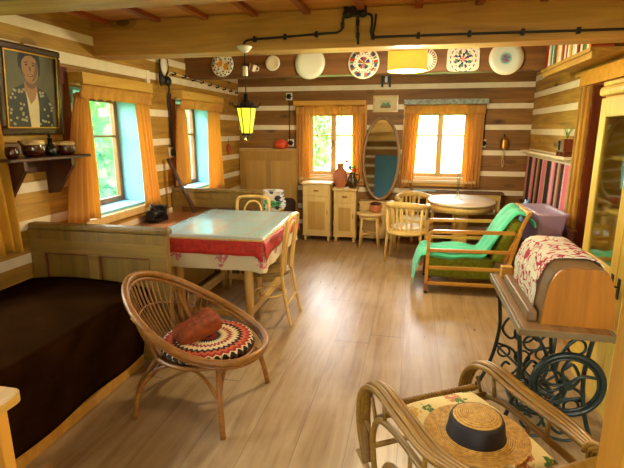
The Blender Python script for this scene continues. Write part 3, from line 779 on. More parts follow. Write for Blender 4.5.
for (a, b) in (((-.487,-.627),(.487,-.627)), ((.487,-.627),(.487,.627)), ((.487,.627),(-.487,.627)), ((-.487,.627),(-.487,-.627))):
    A, B = Vector((*a, 0)), Vector((*b, 0)); d = (B-A).normalized(); n_ = Vector((d.y, -d.x, 0)); L = (B-A).length
    def fn(u, v):
        p = A + d*L*u + n_*(.004+.016*v + .006*v*math.sin(u*26)); e = max(0, 1-min(u,1-u)*L/.07)
        return (p.x, p.y, .800 - .118*v - .05*v*e)
    mb.surf(fn, 40, 4, .003)
mb.build('red_border', M['redborder'], t)
mb = MB()
for (a, b) in (((-.485,-.625),(.485,-.625)), ((.485,-.625),(.485,.625)), ((.485,.625),(-.485,.625)), ((-.485,.625),(-.485,-.625))):
    mb.beam((*a,.806), (*b,.806), .012, .016)
mb.build('trim_ribbon', M['goldtrim'], t)

# ------------------------------------------------------------------ bentwood dining chairs (local: faces +y)
def bentwood(label, loc, rz):
    t = thing('dining_chair', label, 'chair', loc, rz, 'bentwood dining chairs')
    m = M['beech']
    mb = MB(); mb.lathe([(.17,.43),(.195,.438),(.195,.462),(.18,.468),(.001,.462)], seg=32, sx=1, sy=1.0, caps=False); mb.lathe([(.001,.43),(.17,.43)], seg=32, caps=False); mb.build('seat', M['bench'], t)
    for s_ in (-1, 1):
        mb = MB(); mb.tube([(s_*.155,.15,0),(s_*.145,.135,.25),(s_*.135,.12,.435)], [.013,.016,.018], 10); mb.build('leg', m, t)
    for s_ in (-1, 1):
        mb = MB(); mb.tube(spline([(s_*.185,-.25,0),(s_*.175,-.20,.25),(s_*.165,-.17,.45)],6), [.015]*12+[.017], 10); mb.build('leg', m, t)
    mb = MB(); mb.tube(spline([(-.165,-.17,.45),(-.175,-.185,.62),(-.185,-.215,.84),(-.17,-.23,.93),(-.08,-.235,.955),(.08,-.235,.955),(.17,-.23,.93),(.185,-.215,.84),(.175,-.185,.62),(.165,-.17,.45)],6), .017, 10); mb.build('backrest', m, t)
    mb = MB(); mb.tube(spline([(-.085,-.175,.46),(-.095,-.19,.62),(-.10,-.215,.80),(-.06,-.228,.885),(.0,-.232,.905),(.06,-.228,.885),(.10,-.215,.80),(.095,-.19,.62),(.085,-.175,.46)],6), .011, 8); mb.build('inner_hoop', m, t)
    mb = MB(); mb.tube([(.145*math.cos(a),.145*math.sin(a)-.01,.24) for a in [2*PI*k/28 for k in range(28)]], .009, 8, True); mb.build('ring_stretcher', m, t)
    mb = MB(); mb.cyl((-.178,-.21,.19),(.178,-.21,.19),.010); mb.build('stretcher', m, t)
    return t
ch = bentwood('pale bentwood chair pulled out on the window side of the dining table, facing it', (-1.222, 3.80, 0), R(90))
ch['label'] = 'pale bentwood chair on the open floor side of the dining table'
copy_thing(ch, (-1.71, 4.585, 0), R(180), 'pale bentwood chair behind the dining table, in front of the far bench end')

# ------------------------------------------------------------------ things on the bench ledge
t = thing('toy_locomotive', 'small black iron model engine with a chimney under the near left window', 'toy', (-2.60, 4.31, .735), R(0))
mb = MB(); mb.box((-.05,-.13,.025),(.05,.13,.045),.004); mb.build('chassis', M['black'], t)
mb = MB(); mb.tube([(0,-.12,.085),(0,.07,.085)], .045, 16); mb.tube([(0,-.125,.085),(0,-.12,.085)], .05, 16); mb.build('boiler', M['black'], t)
mb = MB(); mb.box((-.05,.06,.045),(.05,.125,.15),.006); mb.box((-.06,.05,.15),(.06,.135,.16),.004); mb.build('cab', M['black'], t)
mb = MB(); mb.tube([(0,-.085,.12),(0,-.085,.19)], [.016,.022], 12); mb.build('chimney', M['black'], t)
for s_ in (-1, 1):
    for y in (-.09, -.03, .03, .09):
        mb = MB(); mb.cyl((s_*.05,y,.026),(s_*.066,y,.026),.026,seg=14); mb.build('wheel', M['black'], t)
t = thing('wooden_stick', 'long brown wooden slat leaning on the wall beside the far left window', 'stick', (-2.37, 4.72, .735))
mb = MB(); mb.beam((0,0,.03), (-.315,.04,.625), .028, .045, up=(0,1,0), bevel=.006); mb.build('slat', M['darkwood'], t)

# ------------------------------------------------------------------ corner bed with headboard
t = thing('corner_daybed', 'corner bed with a tall ochre panelled headboard and dark brown mattress', 'bed', (-2.22, 6.1, 0))
mb = MB(); mb.box((-.50, .98, .02), (.45, 1.02, 1.34), .006); mb.box((-.51, .965, 1.34), (.46, 1.03, 1.38), .010); hb = mb.build('headboard', M['inset'], t)
mb = MB()
for a, b in (((-.50,.965,1.20),(.45,.98,1.34)), ((-.50,.965,.45),(.45,.98,.62)), ((-.50,.965,.62),(-.40,.98,1.20)), ((.35,.965,.62),(.45,.98,1.20)), ((-.06,.965,.62),(.02,.98,1.20))): mb.box(a, b, .004)
mb.build('panel_frame', M['ochre'], hb)
mb = MB(); mb.box((-.48, -.96, .30), (.44, .96, .62), .06); mb.build('mattress', M['couch'], t)
mb = MB(); mb.box((-.48, -.98, .08), (.42, .98, .30), .008); mb.build('bed_base', M['darkwood'], t)
for sx_ in (-.44, .38):
    for sy_ in (-.92, .92):
        mb = MB(); mb.box((sx_-.025, sy_-.025, 0), (sx_+.025, sy_+.025, .08)); mb.build('leg', M['darkwood'], t)
def folded(name, label, mat, c, hx, hy, h, layers, rz=0.0):
    t = thing(name, label, 'blanket', c, rz)
    for k in range(layers):
        mb = MB(); z0 = h*k/layers; hh = h/layers*.94; q = 1 - .05*k
        def fn(u, v):
            a = 2*PI*v
            ex, ez = abs(math.cos(a))**.5*(1 if math.cos(a) > 0 else -1), abs(math.sin(a))**.8*(1 if math.sin(a) > 0 else -1)
            y = -hy + 2*hy*u
            return (ex*hx*q + .012*noise.noise(Vector((y*9, a, k))), y*q + .01*noise.noise(Vector((a, k*3, y*5))), z0+hh/2+ez*hh/2 + .008*math.sin(y*12+k)*(ez > 0))
        mb.surf(fn, 14, 24)
        n = 25
        mb.bm.verts.ensure_lookup_table(); vs = list(mb.bm.verts)
        mb._f(vs[:n-1]); mb._f(vs[-n:-1])
        mb.build('fold', mat, t)
    return t
folded('folded_quilt', 'folded colourful patchwork quilt lying on the corner bed', M['quilt'], (-1.875, 5.98, .622), .20, .20, .25, 5, R(8))

# ------------------------------------------------------------------ bedside cabinets
def bedside(label, x0, x1, y0, y1, h):
    w = (x1-x0)/2; t = thing('bedside_cabinet', label, 'cabinet', ((x0+x1)/2, (y0+y1)/2, 0), group='cream bedside cabinets'); d = (y1-y0)/2
    mb = MB(); mb.box((-w+.01,-d+.02,.09), (w-.01,d,h-.03)); mb.build('body', M['cream'], t)
    mb = MB(); mb.box((-w-.015,-d-.015,h-.03), (w+.015,d,h), .008); mb.build('top', M['creamX'], t)
    mb = MB(); mb.box((-w+.03,-d+.002,h-.20), (w-.03,-d+.02,h-.045), .005); dr = mb.build('drawer', M['cream'], t)
    mb = MB(); zc = h-.12; mb.box((-.038,-d-.004,zc-.008),(.038,-d+.002,zc+.010),.002); mb.tube(spline([(-.032,-d-.004,zc),(-.02,-d-.02,zc-.012),(.02,-d-.02,zc-.012),(.032,-d-.004,zc)],5), .0045, 8); mb.build('handle', M['brass'], dr)
    mb = MB()
    for a, b in (((-w+.02,-d+.004,.11),(-w+.085,-d+.02,h-.22)), ((w-.085,-d+.004,.11),(w-.02,-d+.02,h-.22)), ((-w+.085,-d+.004,.11),(w-.085,-d+.02,.18)), ((-w+.085,-d+.004,h-.29),(w-.085,-d+.02,h-.22))): mb.box(a, b, .003)
    door = mb.build('door', M['cream'], t)
    mb = MB(); mb.box((-w+.08,-d+.012,.175),(w-.08,-d+.02,h-.285)); mb.build('door_panel', M['inset'], door)
    mb = MB(); mb.box((w-.06,-d-.006,h*.46),(w-.045,-d+.004,h*.54),.002); mb.build('lock_plate', M['brass'], door)
    for sx_ in (-1, 1):
        for sy_ in (-1, 1):
            mb = MB(); mb.lathe([(.014,0),(.022,.02),(.018,.05),(.026,.09)], (sx_*(w-.04), sy_*(d-.05), 0), 12); mb.build('leg', M['cream'], t)
    mb = MB(); mb.box((-w,-d+.01,.085),(w,d,.115),.006); mb.build('plinth_moulding', M['creamX'], t)
    return t
bedside('taller cream bedside cabinet standing against the curtain under the middle back window', -1.615, -1.175, 6.74, 7.06, .905)
bedside('shorter cream bedside cabinet with the vase and flower jug on top', -1.135, -.785, 6.74, 7.06, .825)
t = thing('terracotta_vase', 'tall unglazed terracotta vase with a narrow neck on the shorter cream cabinet', 'vase', (-1.055, 6.90, .8255))
mb = MB(); mb.lathe([(.055,0),(.075,.03),(.105,.13),(.108,.19),(.085,.25),(.048,.285),(.044,.32),(.062,.36),(.052,.36),(.036,.32)], seg=28, caps=False); mb.build('body', M['terra'], t)
t = thing('flower_jug', 'dark brown jug with a side handle on the shorter cream cabinet', 'jug', (-.865, 6.86, .8255))
mb = MB(); mb.lathe([(.045,0),(.06,.015),(.078,.08),(.072,.14),(.046,.18),(.044,.215),(.052,.23),(.042,.23),(.036,.19)], seg=24, caps=False); mb.build('body', M['darkjug'], t)
mb = MB(); mb.tube(spline([(.046,0,.20),(.095,0,.195),(.105,0,.13),(.07,0,.07)],6), .008, 8); mb.build('handle', M['darkjug'], t)
def flower(label, dx, dz, lean, petal, n=9, r=.03):
    t = thing('flower', label, 'flower', (-.865, 6.86, .985), group='flowers in the dark jug')
    mb = MB(); mb.tube(spline([(0,0,0),(lean*.3,0,.06),(lean*.6,-.01,dz*.6),(dx,-.02,dz)],6), .003, 6); mb.build('stem', M['leaf'], t)
    mb = MB(); rnd = random.Random(int(dz*1000))
    for k in range(n):
        a = 2*PI*k/n; c = Vector((dx, -.02, dz)); u = Vector((math.cos(a), -.4, math.sin(a))).normalized(); v = Vector((-math.sin(a), 0, math.cos(a)))
        q = [c, c+u*r*.6+v*r*.35, c+u*r, c+u*r*.6-v*r*.35]
        mb._f([mb._v(p) for p in q]); mb._f([mb._v(p+Vector((0,-.006,0))) for p in (c+u*r*.1, c+u*r*.5+v*r*.3, c+u*r*.8, c+u*r*.5-v*r*.3)])
    mb.ball((dx,-.03,dz), r*.28, 8, 6); mb.build('bloom', petal, t)
    mb = MB()
    for k in range(3):
        z = .06+.04*k; s_ = -1 if k % 2 else 1
        mb.surf(lambda u, v: (lean*.4+s_*.05*u, -.01-.01*u, z+.03*u+(v-.5)*.024*math.sin(PI*min(1,u+.05))), 5, 2)
    mb.build('leaves', M['leaf'], t)
flower('pale red flower nodding highest, left of the others in the dark jug', -.085, .235, -.04, M['petalred'], 8, .026)
flower('blue flower at the middle of the dark jug', -.035, .15, -.02, M['petalblue'], 9, .03)
flower('bright red flower leaning right in the dark jug', .035, .105, .03, M['petalred'], 11, .042)
# ------------------------------------------------------------------ round rattan chair (local: faces +x)
t = thing('rattan_chair', 'round rattan tub chair with splayed legs in front of the dark bed', 'chair', (-1.225, 2.43, 0), R(-6))
def rim(a, k=1.0, dz=0.0):
    c, s_ = math.cos(a), math.sin(a); b = ((1-c)/2)
    x = .02 + .385*c*k - .10*b*b; y = (.335 + .0*b)*s_*k
    z = .405 + .375*b**1.7 + dz
    return (x, y, z)
NA = 64
AN = [2*PI*k/NA for k in range(NA)]
mb = MB(); mb.tube([rim(a) for a in AN], .021, 10, True); mb.build('rim', M['rattan'], t)
mb = MB(); mb.tube([(rim(a)[0]*.97, rim(a)[1]*.97, rim(a)[2]-.034) for a in AN], .012, 8, True); mb.build('rim_underrod', M['rattan'], t)
def seatpt(a, k): return (.03+.30*math.cos(a)*k, .29*math.sin(a)*k, .375-.035*(1-k*k))
mb = MB(); mb.tube([seatpt(a, 1) for a in AN], .013, 8, True); mb.build('seat_hoop', M['rattan'], t)
n = 0
for k in range(25):
    a = PI + (k-12)*R(6.2); mb = MB(); p0 = seatpt(PI+(k-12)*R(4.6), 1.0); p1 = rim(a); q = tuple((p0[i]*.5+p1[i]*.5) + (0.0 if i == 2 else .02*(p1[i]-p0[i])) for i in range(3))
    mb.tube(spline([p0, (q[0]-.012, q[1], q[2]-.02), p1], 5), .0062, 6); mb.build('back_rod', M['rattand'], t)
mb = MB(); mb.tube([tuple(.45*seatpt(PI+R(4.6*j), 1)[i]+.55*rim(PI+R(6.2*j))[i]+(-.008 if i == 0 else -.012 if i == 2 else 0) for i in range(3)) for j in [x/2 for x in range(-24, 25)]], .005, 6); mb.build('back_binding', M['rattand'], t)
mb = MB(); mb.lathe([(.001,.345),(.16,.347),(.27,.362),(.30,.378)], (.03,0,0), 32, caps=False); mb.build('woven_seat', M['rattand'], t)
for ang in (45, 135, 225, 315):
    a = R(ang); c, s_ = math.cos(a), math.sin(a)
    top = rim(a) if c > 0 else rim(a, .97, -.06)
    mb = MB(); fx, fy = (.30 if c > 0 else -.29), (.31 if s_ > 0 else -.31)
    mb.tube(spline([(fx*1.0, fy*1.0, 0), (fx*.86, fy*.9, .2), (.03+.27*c, .265*s_, .36), (top[0]*.98, top[1]*.98, top[2]-.02)] if c < 0 else [(fx, fy, 0), (fx*.9, fy*.88, .2), (.03+.265*c, .26*s_, .36)], 6), .017, 10)
    mb.build('leg', M['rattan'], t)
    for z in (.06, .2):
        pass
A4 = [(.30,.31),(-.29,.31),(-.29,-.31),(.30,-.31)]
for i in range(4):
    p, q = Vector((*A4[i],0)), Vector((*A4[(i+1)%4],0)); mid = (p+q)/2
    mb = MB(); mb.tube(spline([(p.x*.95,p.y*.95,.10),(p.x*.86+mid.x*.04,p.y*.86+mid.y*.04,.22),(mid.x*.78+(p.x-mid.x)*.45,mid.y*.78+(p.y-mid.y)*.45,.325),(mid.x*.76,mid.y*.76,.345),(mid.x*.78+(q.x-mid.x)*.45,mid.y*.78+(q.y-mid.y)*.45,.325),(q.x*.86+mid.x*.04,q.y*.86+mid.y*.04,.22),(q.x*.95,q.y*.95,.10)],5), .010, 8); mb.build('brace_arch', M['rattan'], t)
CR = Matrix.Rotation(R(-6), 4, 'Z')
pc = CR @ Vector((.045, 0, 0)) + Vector((-1.225, 2.43, 0))
mb = MB(); mb.lathe([(.001,-.012),(.20,-.012),(.272,.0),(.285,.022),(.272,.042),(.20,.050),(.10,.050),(.001,.050)], seg=48, caps=False)
o = mb.build('crochet_cushion', M['crochet'], loc=(pc.x, pc.y, .392)); tag(o, 'round crocheted cushion with zigzag rings on the rattan tub chair', 'cushion')
mb = MB()
def cush(u, v):
    a, b = (u-.5)*2, (v-.5)*2
    return a, b
def pillow(mb, hx, hy, th, wob=.01, seed=0, n=18):
    for sgn in (1, -1):
        def fn(u, v):
            a, b = (u-.5)*2, (v-.5)*2
            e = max(0, (1-a**4)*(1-b**4))**.5
            pinch = 1-.10*(1-abs(a))*(abs(b) > 0)*0
            w_ = wob*noise.noise(Vector((a*2.2+seed, b*2.2, sgn)))
            sx_ = 1-.07*(1-b*b)*abs(a)**3*-1 - .05*abs(a)**3; sy_ = 1 - .05*abs(b)**3
            return (a*hx*sx_, b*hy*sy_, sgn*th*e + w_*e)
        mb.surf(fn, n, n)
    bmesh.ops.remove_doubles(mb.bm, verts=mb.bm.verts, dist=.0008)
pillow(mb, .15, .105, .05, .03)
o = mb.build('plush_pillow', M['furry'], loc=(pc.x-.07, pc.y-.0, .485)); o.rotation_euler = (R(8), R(-24), R(42)); tag(o, 'small rust-brown plush pillow lying on the crocheted cushion', 'pillow')

# ------------------------------------------------------------------ side table at the lower left photo corner
t = thing('side_table', 'small pine table with a rounded top corner at the lower left photo edge', 'table', (-1.46, .92, 0))
mb = MB(); pts = []
for cx_, cy_, a0 in ((.14,.23,0),(-.14,.23,90),(-.14,-.23,180),(.14,-.23,270)):
    for k in range(6): a = R(a0+k*18); pts.append((cx_+.045*math.cos(a), cy_+.045*math.sin(a)))
mb.prism(pts, lambda u, v: (u, v, .77), lambda u, v: (u, v, .80)); mb.build('tabletop', M['pine'], t)
mb = MB()
for a, b in (((-.14,.20,.68),(.14,.22,.77)), ((-.14,-.22,.68),(.14,-.20,.77)), ((-.15,-.2,.68),(-.13,.2,.77)), ((.13,-.2,.68),(.15,.2,.77))): mb.box(a, b)
mb.build('apron', M['post'], t)
for sx_ in (-1, 1):
    for sy_ in (-1, 1):
        mb = MB(); mb.beam((sx_*.14, sy_*.21, 0), (sx_*.13, sy_*.20, .77), .032, .032, up=(0,1,0), w1=.045, h1=.045, bevel=.004); mb.build('leg', M['post'], t)

# ------------------------------------------------------------------ oval mirror, stool, bowl
t = thing('mirror_commode', 'low cream commode under the oval mirror by the curtain', 'cabinet', (-.46, 6.98, 0))
mb = MB(); mb.box((-.29,-.10,.06),(.27,.10,.60)); mb.build('body', M['cream'], t)
mb = MB(); mb.box((-.30,-.115,.60),(.28,.11,.625),.006); mb.build('top', M['creamX'], t)
for s_ in (-1, 1):
    mb = MB(); mb.box((s_*.14-.125,-.112,.09),(s_*.14+.115,-.10,.57),.004); d = mb.build('door', M['cream'], t)
    mb = MB(); mb.ball((s_*.04,-.122,.34), .012, 10, 6); mb.build('knob', M['brass'], d)
for sx_ in (-.26, .24):
    for sy_ in (-.07, .08):
        mb = MB(); mb.cyl((sx_,sy_,0),(sx_,sy_,.06),.018,.022); mb.build('leg', M['cream'], t)
t = thing('oval_mirror', 'large oval mirror in a moulded wooden frame between the two back windows', 'mirror', (-.46, 6.985, .628), rot=(R(-4), 0, R(0)))
rx, rz_ = .285, .62
mb = MB()
prof = [(0,0),(.012,-.022),(.028,-.018),(.040,-.026),(.052,-.010),(.05,.012),(0,.012)]
NN = 72; rows = []
for k in range(NN):
    a = 2*PI*k/NN; rows.append([mb._v(((rx-.05+d)*math.cos(a), y, rz_+(rz_-.05+d)*math.sin(a))) for d, y in prof])
for k in range(NN):
    A, B = rows[k], rows[(k+1)%NN]
    for j in range(len(prof)): mb._f([A[j], A[(j+1)%len(prof)], B[(j+1)%len(prof)], B[j]], True)
mb.build('mirror_frame', wood('ochre_mirror_frame', srgb(112,78,34), srgb(156,116,62), 'Z', .3, 1.0), t)
mb = MB(); mb.lathe([(1,0),(1,.006)], (0,0,rz_), 64, rx-.045, rz_-.045, axis='Y')
g = G('silvered_mirror_glass'); mb.build('mirror_glass', g.done((.78,.80,.78), .03, metal=1.0), t)
t = thing('wooden_stool', 'cream wooden stool with turned legs in front of the low commode', 'stool', (-.565, 6.60, 0))
mb = MB(); mb.lathe([(.001,.475),(.18,.475),(.195,.482),(.195,.500),(.185,.508),(.001,.508)], seg=36, caps=False); mb.build('seat', M['creamX'], t)
mb = MB(); mb.lathe([(.15,.42),(.16,.42),(.16,.475),(.15,.475),(.15,.42)], seg=32, caps=False); mb.build('apron', M['beech'], t)
for k in range(4):
    a = R(45+90*k); c, s_ = math.cos(a), math.sin(a)
    mb = MB(); mb.tube([(c*.19,s_*.19,0),(c*.165,s_*.165,.25),(c*.145,s_*.145,.475)], [.012,.017,.02], 10); mb.build('leg', M['beech'], t)
for k in range(2):
    a = R(45+90*k); c, s_ = math.cos(a), math.sin(a)
    mb = MB(); mb.cyl((c*.165,s_*.165,.2+.02*k),(-c*.165,-s_*.165,.2+.02*k),.009); mb.build('stretcher', M['beech'], t)
t = thing('terracotta_bowl', 'round terracotta bowl with a dark rim on the cream stool under the mirror', 'bowl', (-.49, 6.62, .5085))
mb = MB(); mb.lathe([(.05,0),(.075,.02),(.092,.07),(.088,.11),(.076,.135),(.07,.135),(.08,.10),(.07,.03),(.001,.02)], seg=28, caps=False); mb.build('body', M['terra'], t)
mb = MB(); mb.lathe([(.086,.115),(.079,.140),(.067,.140),(.073,.115)], seg=28, caps=False); mb.build('rim', M['glazebrown'], t)

# ------------------------------------------------------------------ barrel chairs (local: back at -y, faces +y), oval table
def barrel(label, loc, rz):
    t = thing('barrel_armchair', label, 'chair', loc, rz, 'pale wooden tub armchairs')
    m = M['beech']; r = .25
    mb = MB(); mb.lathe([(.001,.40),(.22,.40),(.245,.41),(.245,.435),(.23,.442),(.001,.442)], seg=36, caps=False); mb.build('seat', m, t)
    mb = MB(); mb.lathe([(.001,.4425),(.20,.4425),(.215,.455),(.20,.468),(.001,.472)], seg=32, caps=False); mb.build('seat_pad', plain('cream_seat_pad', srgb(222,208,180), .9, .1), t)
    arc = [R(-90-118+236*k/40) for k in range(41)]
    mb = MB()
    def rail(u, v):
        a = R(-208+236*u); b = 2*PI*v; back = max(0, -math.sin(a))
        w_, h_ = .026, .026+.016*back
        return ((r+.012+w_*math.cos(b))*math.cos(a), (r+.012+w_*math.cos(b))*math.sin(a), .735+.035*back**2+h_*math.sin(b))
    mb.surf(rail, 40, 12)
    mb.bm.verts.ensure_lookup_table(); vs = list(mb.bm.verts); mb._f(vs[:12]); mb._f(vs[-13:-1])
    mb.build('arm_rail', m, t)
    mb = MB(); mb.tube([((r-.005)*math.cos(a), (r-.005)*math.sin(a), .40) for a in [2*PI*k/40 for k in range(40)]], .024, 8, True); mb.build('seat_ring', m, t)
    for ang in (-118, -104, -90, -76, -62):
        a = R(ang); mb = MB(); p0 = Vector(((r-.01)*math.cos(a), (r-.01)*math.sin(a), .43)); p1 = Vector(((r+.01)*math.cos(a), (r+.01)*math.sin(a), .73+.03*math.sin(a)**2))
        mb.beam(p0, p1, .026, .012, up=(math.cos(a), math.sin(a), 0)); mb.build('back_slat', m, t)
    for ang in (-208, -148, -32, 28):
        a = R(ang); c, s_ = math.cos(a), math.sin(a); mb = MB(); mb.tube([(c*(r+.03),s_*(r+.03),0),(c*(r+.0),s_*(r+.0),.40),(c*(r+.012),s_*(r+.012),.735)], [.014,.020,.018], 10); mb.build('leg', m, t)
    return t
b1 = barrel('pale wooden tub armchair with its slatted back to the open floor beside the oval table', (-.035, 5.96, 0), R(-14))
copy_thing(b1, (.06, 6.60, 0), R(-165), 'pale wooden tub armchair behind the oval table, under the right back window')
t = thing('oval_table', 'pale oval table with a shiny top and a pedestal under the right back window', 'table', (.655, 6.33, 0))
mb = MB(); mb.lathe([(.001,.742),(.97,.742),(1.0,.750),(1.0,.768),(.985,.775),(.001,.775)], seg=56, sx=.43, sy=.53, caps=False)
mb.build('tabletop', plain('pale_lacquered_tabletop', srgb(238,218,186), .34, .06, 5, coat=.15), t)
mb = MB(); mb.lathe([(.90,.655),(.94,.655),(.94,.742),(.90,.742),(.90,.655)], seg=56, sx=.43, sy=.53, caps=False); mb.build('apron', M['beech'], t)
mb = MB(); mb.box((-.09,-.13,.10),(.09,.13,.655),.01)
for x in (-.06, 0, .06): mb.box((x-.012,-.14,.16),(x+.012,-.13,.60),.004)
mb.build('pedestal', M['beech'], t)
mb = MB(); mb.box((-.28,-.045,.03),(.28,.045,.10),.012); mb.box((-.045,-.34,.03),(.045,.34,.10),.012); mb.build('foot_cross', M['beech'], t)
for x, y in ((-.25,0),(.25,0),(0,-.31),(0,.31)):
    mb = MB(); mb.cyl((x,y,0),(x,y,.03),.03,.026); mb.build('foot', M['darkwood'], t)
t = thing('bud_vase', 'slender clear glass vase with a flared foot standing on the oval table', 'vase', (.60, 6.28, .7755))
mb = MB(); mb.lathe([(.062,0),(.060,.012),(.040,.03),(.022,.07),(.016,.14),(.017,.24),(.024,.36),(.020,.36),(.014,.24),(.012,.14),(.014,.07),(.001,.05)], seg=24, caps=False); mb.build('glass_body', M['clear'], t)
t = thing('wall_console', 'narrow dark-edged console along the back wall behind the oval table', 'console', (.64, 7.02, 0))
mb = MB(); mb.box((-.66,-.085,.765),(.66,.09,.795),.006); mb.build('top', M['dullbrown'], t)
mb = MB(); mb.box((-.62,-.06,.68),(.62,.07,.765)); mb.build('apron', M['beech'], t)
for x in (-.60, .60):
    for y in (-.05, .06):
        mb = MB(); mb.beam((x,y,0),(x,y,.70),.035,.035,up=(0,1,0)); mb.build('leg', M['beech'], t)
mb = MB()
for k in range(3): mb.box((-.16,-.065,.004*k),(.16,.065,.004*k+.0035))
tag(mb.build('paper_sheets', M['paper'], loc=(.19, 7.015, .796), rz=R(4)), 'pale blue stack of papers on the console left of the oval table', 'papers')

# ------------------------------------------------------------------ reclining armchair with throw (faces -x)
AX, AY = .62, 5.05
t = thing('reclining_armchair', 'amber wooden open-sided armchair with moss green cushions facing the dining table', 'armchair', (AX, AY, 0))
for s_ in (-1, 1):
    y = s_*.315
    mb = MB()
    path = spline([(-.425,y,.10),(-.42,y,.45),(-.415,y,.62),(-.385,y,.662),(-.33,y,.668),(.0,y,.674),(.40,y,.682)],5)
    for a, b in zip(path, path[1:]): mb.beam(a, b, .034, .030, up=(0,1,0))
    fr = mb.build('side_frame', M['teak'], t)
    for z, x1 in ((.47,.36),(.285,.30),(.115,.34)):
        mb = MB(); mb.beam((-.42,y,z),(x1,y,z+.012),.034,.030,up=(0,1,0),bevel=.004); mb.build('side_bar', M['teak'], fr)
    mb = MB(); mb.beam((.30,y,.05),(.45,y,.70),.034,.04,up=(0,1,0),bevel=.004); mb.build('rear_post', M['teak'], fr)
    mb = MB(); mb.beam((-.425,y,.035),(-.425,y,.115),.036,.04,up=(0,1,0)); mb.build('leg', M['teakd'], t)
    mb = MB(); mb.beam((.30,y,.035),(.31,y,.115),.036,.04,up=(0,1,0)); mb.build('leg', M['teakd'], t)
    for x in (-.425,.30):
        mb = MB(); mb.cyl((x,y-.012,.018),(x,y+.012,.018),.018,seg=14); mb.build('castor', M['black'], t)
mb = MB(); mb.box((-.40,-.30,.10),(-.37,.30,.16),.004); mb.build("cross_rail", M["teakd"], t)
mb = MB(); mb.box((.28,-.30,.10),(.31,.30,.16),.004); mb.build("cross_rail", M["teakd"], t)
mb = MB(); mb.box((-.43,-.285,.165),(.24,.285,.405),.05); mb.build('seat_cushion', M['moss'], t)
mb = MB(); mb.box((.20,-.275,.36),(.34,.275,.85),.05,rot=(0,R(20),0),pivot=(.24,0,.40)); mb.build('back_cushion', M['moss'], t)
for s_ in (-1, 1):
    mb = MB(); mb.beam((.33,s_*.285,.38),(.525,s_*.285,.89),.03,.036,up=(0,1,0),bevel=.004); mb.build('back_post', M['teak'], t)
mb = MB(); mb.beam((.52,-.30,.875),(.52,.30,.875),.05,.045,bevel=.01); mb.build('back_rail', M['beech'], t)
def throw_fn(path, y0, y1, seed, sag):
    P = spline(path, 8); n = len(P)-1
    def fn(u, v):
        f = u*n; i = min(int(f), n-1); p = P[i].lerp(P[i+1], f-i)
        y = y0+(y1-y0)*v; wv = noise.noise(Vector((p.x*6+seed, y*7, p.z*6)))
        fold = .020*math.sin(v*19+u*11+2*math.sin(u*5))
        e = max(0, abs(v-.5)*2-.75)/.25
        return (p.x + .5*fold*(1 if u < .25 or u > .8 else .2) + .015*wv, y + .03*noise.noise(Vector((u*6, seed, v*2))), p.z + .45*fold + .032*wv - sag*e*e)
    return fn
mb = MB(); mb.surf(throw_fn([(-.565,0,.13),(-.54,0,.30),(-.485,0,.42),(-.38,0,.435),(-.1,0,.435),(.10,0,.44),(.17,0,.50),(.28,0,.71),(.375,0,.86),(.44,0,.905),(.50,0,.885),(.56,0,.83),(.585,0,.76)], -.286, .286, 3, .035), 90, 30, .008)
o = mb.build('throw_blanket', M['throw'], loc=(AX, AY, 0)); tag(o, 'teal green throw draped over the seat and back of the amber armchair', 'blanket')

# ------------------------------------------------------------------ dark bench along the right wall, tub, bag
t = thing('wall_settle', 'dark brown settle along the right wall under the striped rug', 'bench', (1.40, 5.84, 0))
mb = MB(); mb.box((-.16,-1.15,.44),(.15,1.15,.48),.006); mb.build('seat', M['darkwood'], t)
mb = MB(); mb.box((.125,-1.15,.48),(.16,1.15,.71),.006); mb.box((.115,-1.15,.71),(.165,1.15,.735),.006); mb.build('backrest', M['darkwood'], t)
mb = MB(); mb.box((-.14,-1.13,.04),(.14,1.13,.44)); mb.build('box_base', M['darkwood'], t)
for y in (-1.05, 1.05):
    mb = MB(); mb.box((-.13,y-.03,0),(.13,y+.03,.04)); mb.build('foot', M['darkwood'], t)
t = thing('plastic_tub', 'translucent lavender plastic storage tub standing on the dark settle', 'tub', (1.355, 5.14, .4815), R(3))
mb = MB()
def wall_ring(z, hx, hy, n=10):
    out = []
    for cx_, cy_, a0 in ((1,1,0),(-1,1,90),(-1,-1,180),(1,-1,270)):
        for k in range(n):
            a = R(a0+k*90/(n-1)); out.append((cx_*(hx-.04)+.04*math.cos(a), cy_*(hy-.04)+.04*math.sin(a), z))
    return out
rr = [wall_ring(0,.10,.28), wall_ring(.02,.105,.285), wall_ring(.36,.13,.33), wall_ring(.37,.148,.348), wall_ring(.395,.148,.348), wall_ring(.395,.128,.328), wall_ring(.36,.126,.326), wall_ring(.025,.10,.28)]
V = [[mb._v(p) for p in r_] for r_ in rr]
for A, B in zip(V, V[1:]):
    for j in range(len(A)): mb._f([A[j], A[(j+1)%len(A)], B[(j+1)%len(A)], B[j]], True)
mb._f(V[0]); mb._f(V[-1]); mb.build('tub_shell', M['clearlav'], t)
mb = MB(); mb.box((-.085,-.25,.03),(.085,.25,.24),.04); mb.build('folded_cloth', plain('pale_lilac_cloth', srgb(214,200,216), .9, .15, 8), t)
mb = MB()
def bag(u, v):
    a = 2*PI*u; z = .40*v; k = math.sin(PI*min(1, .18+v*.78))**.6
    return (.062*k*math.cos(a)*(1+.25*noise.noise(Vector((math.cos(a)*2,math.sin(a)*2,v*4)))), .13*k*math.sin(a)*(1+.25*noise.noise(Vector((math.cos(a)*2,math.sin(a)*2,v*4+9)))), z+.02*math.sin(a*3)*v)
mb.surf(bag, 32, 14); bmesh.ops.remove_doubles(mb.bm, verts=mb.bm.verts, dist=.0005)
mb.bm.edges.ensure_lookup_table()
bo = [e for e in mb.bm.edges if e.is_boundary]; bmesh.ops.holes_fill(mb.bm, edges=bo, sides=0)
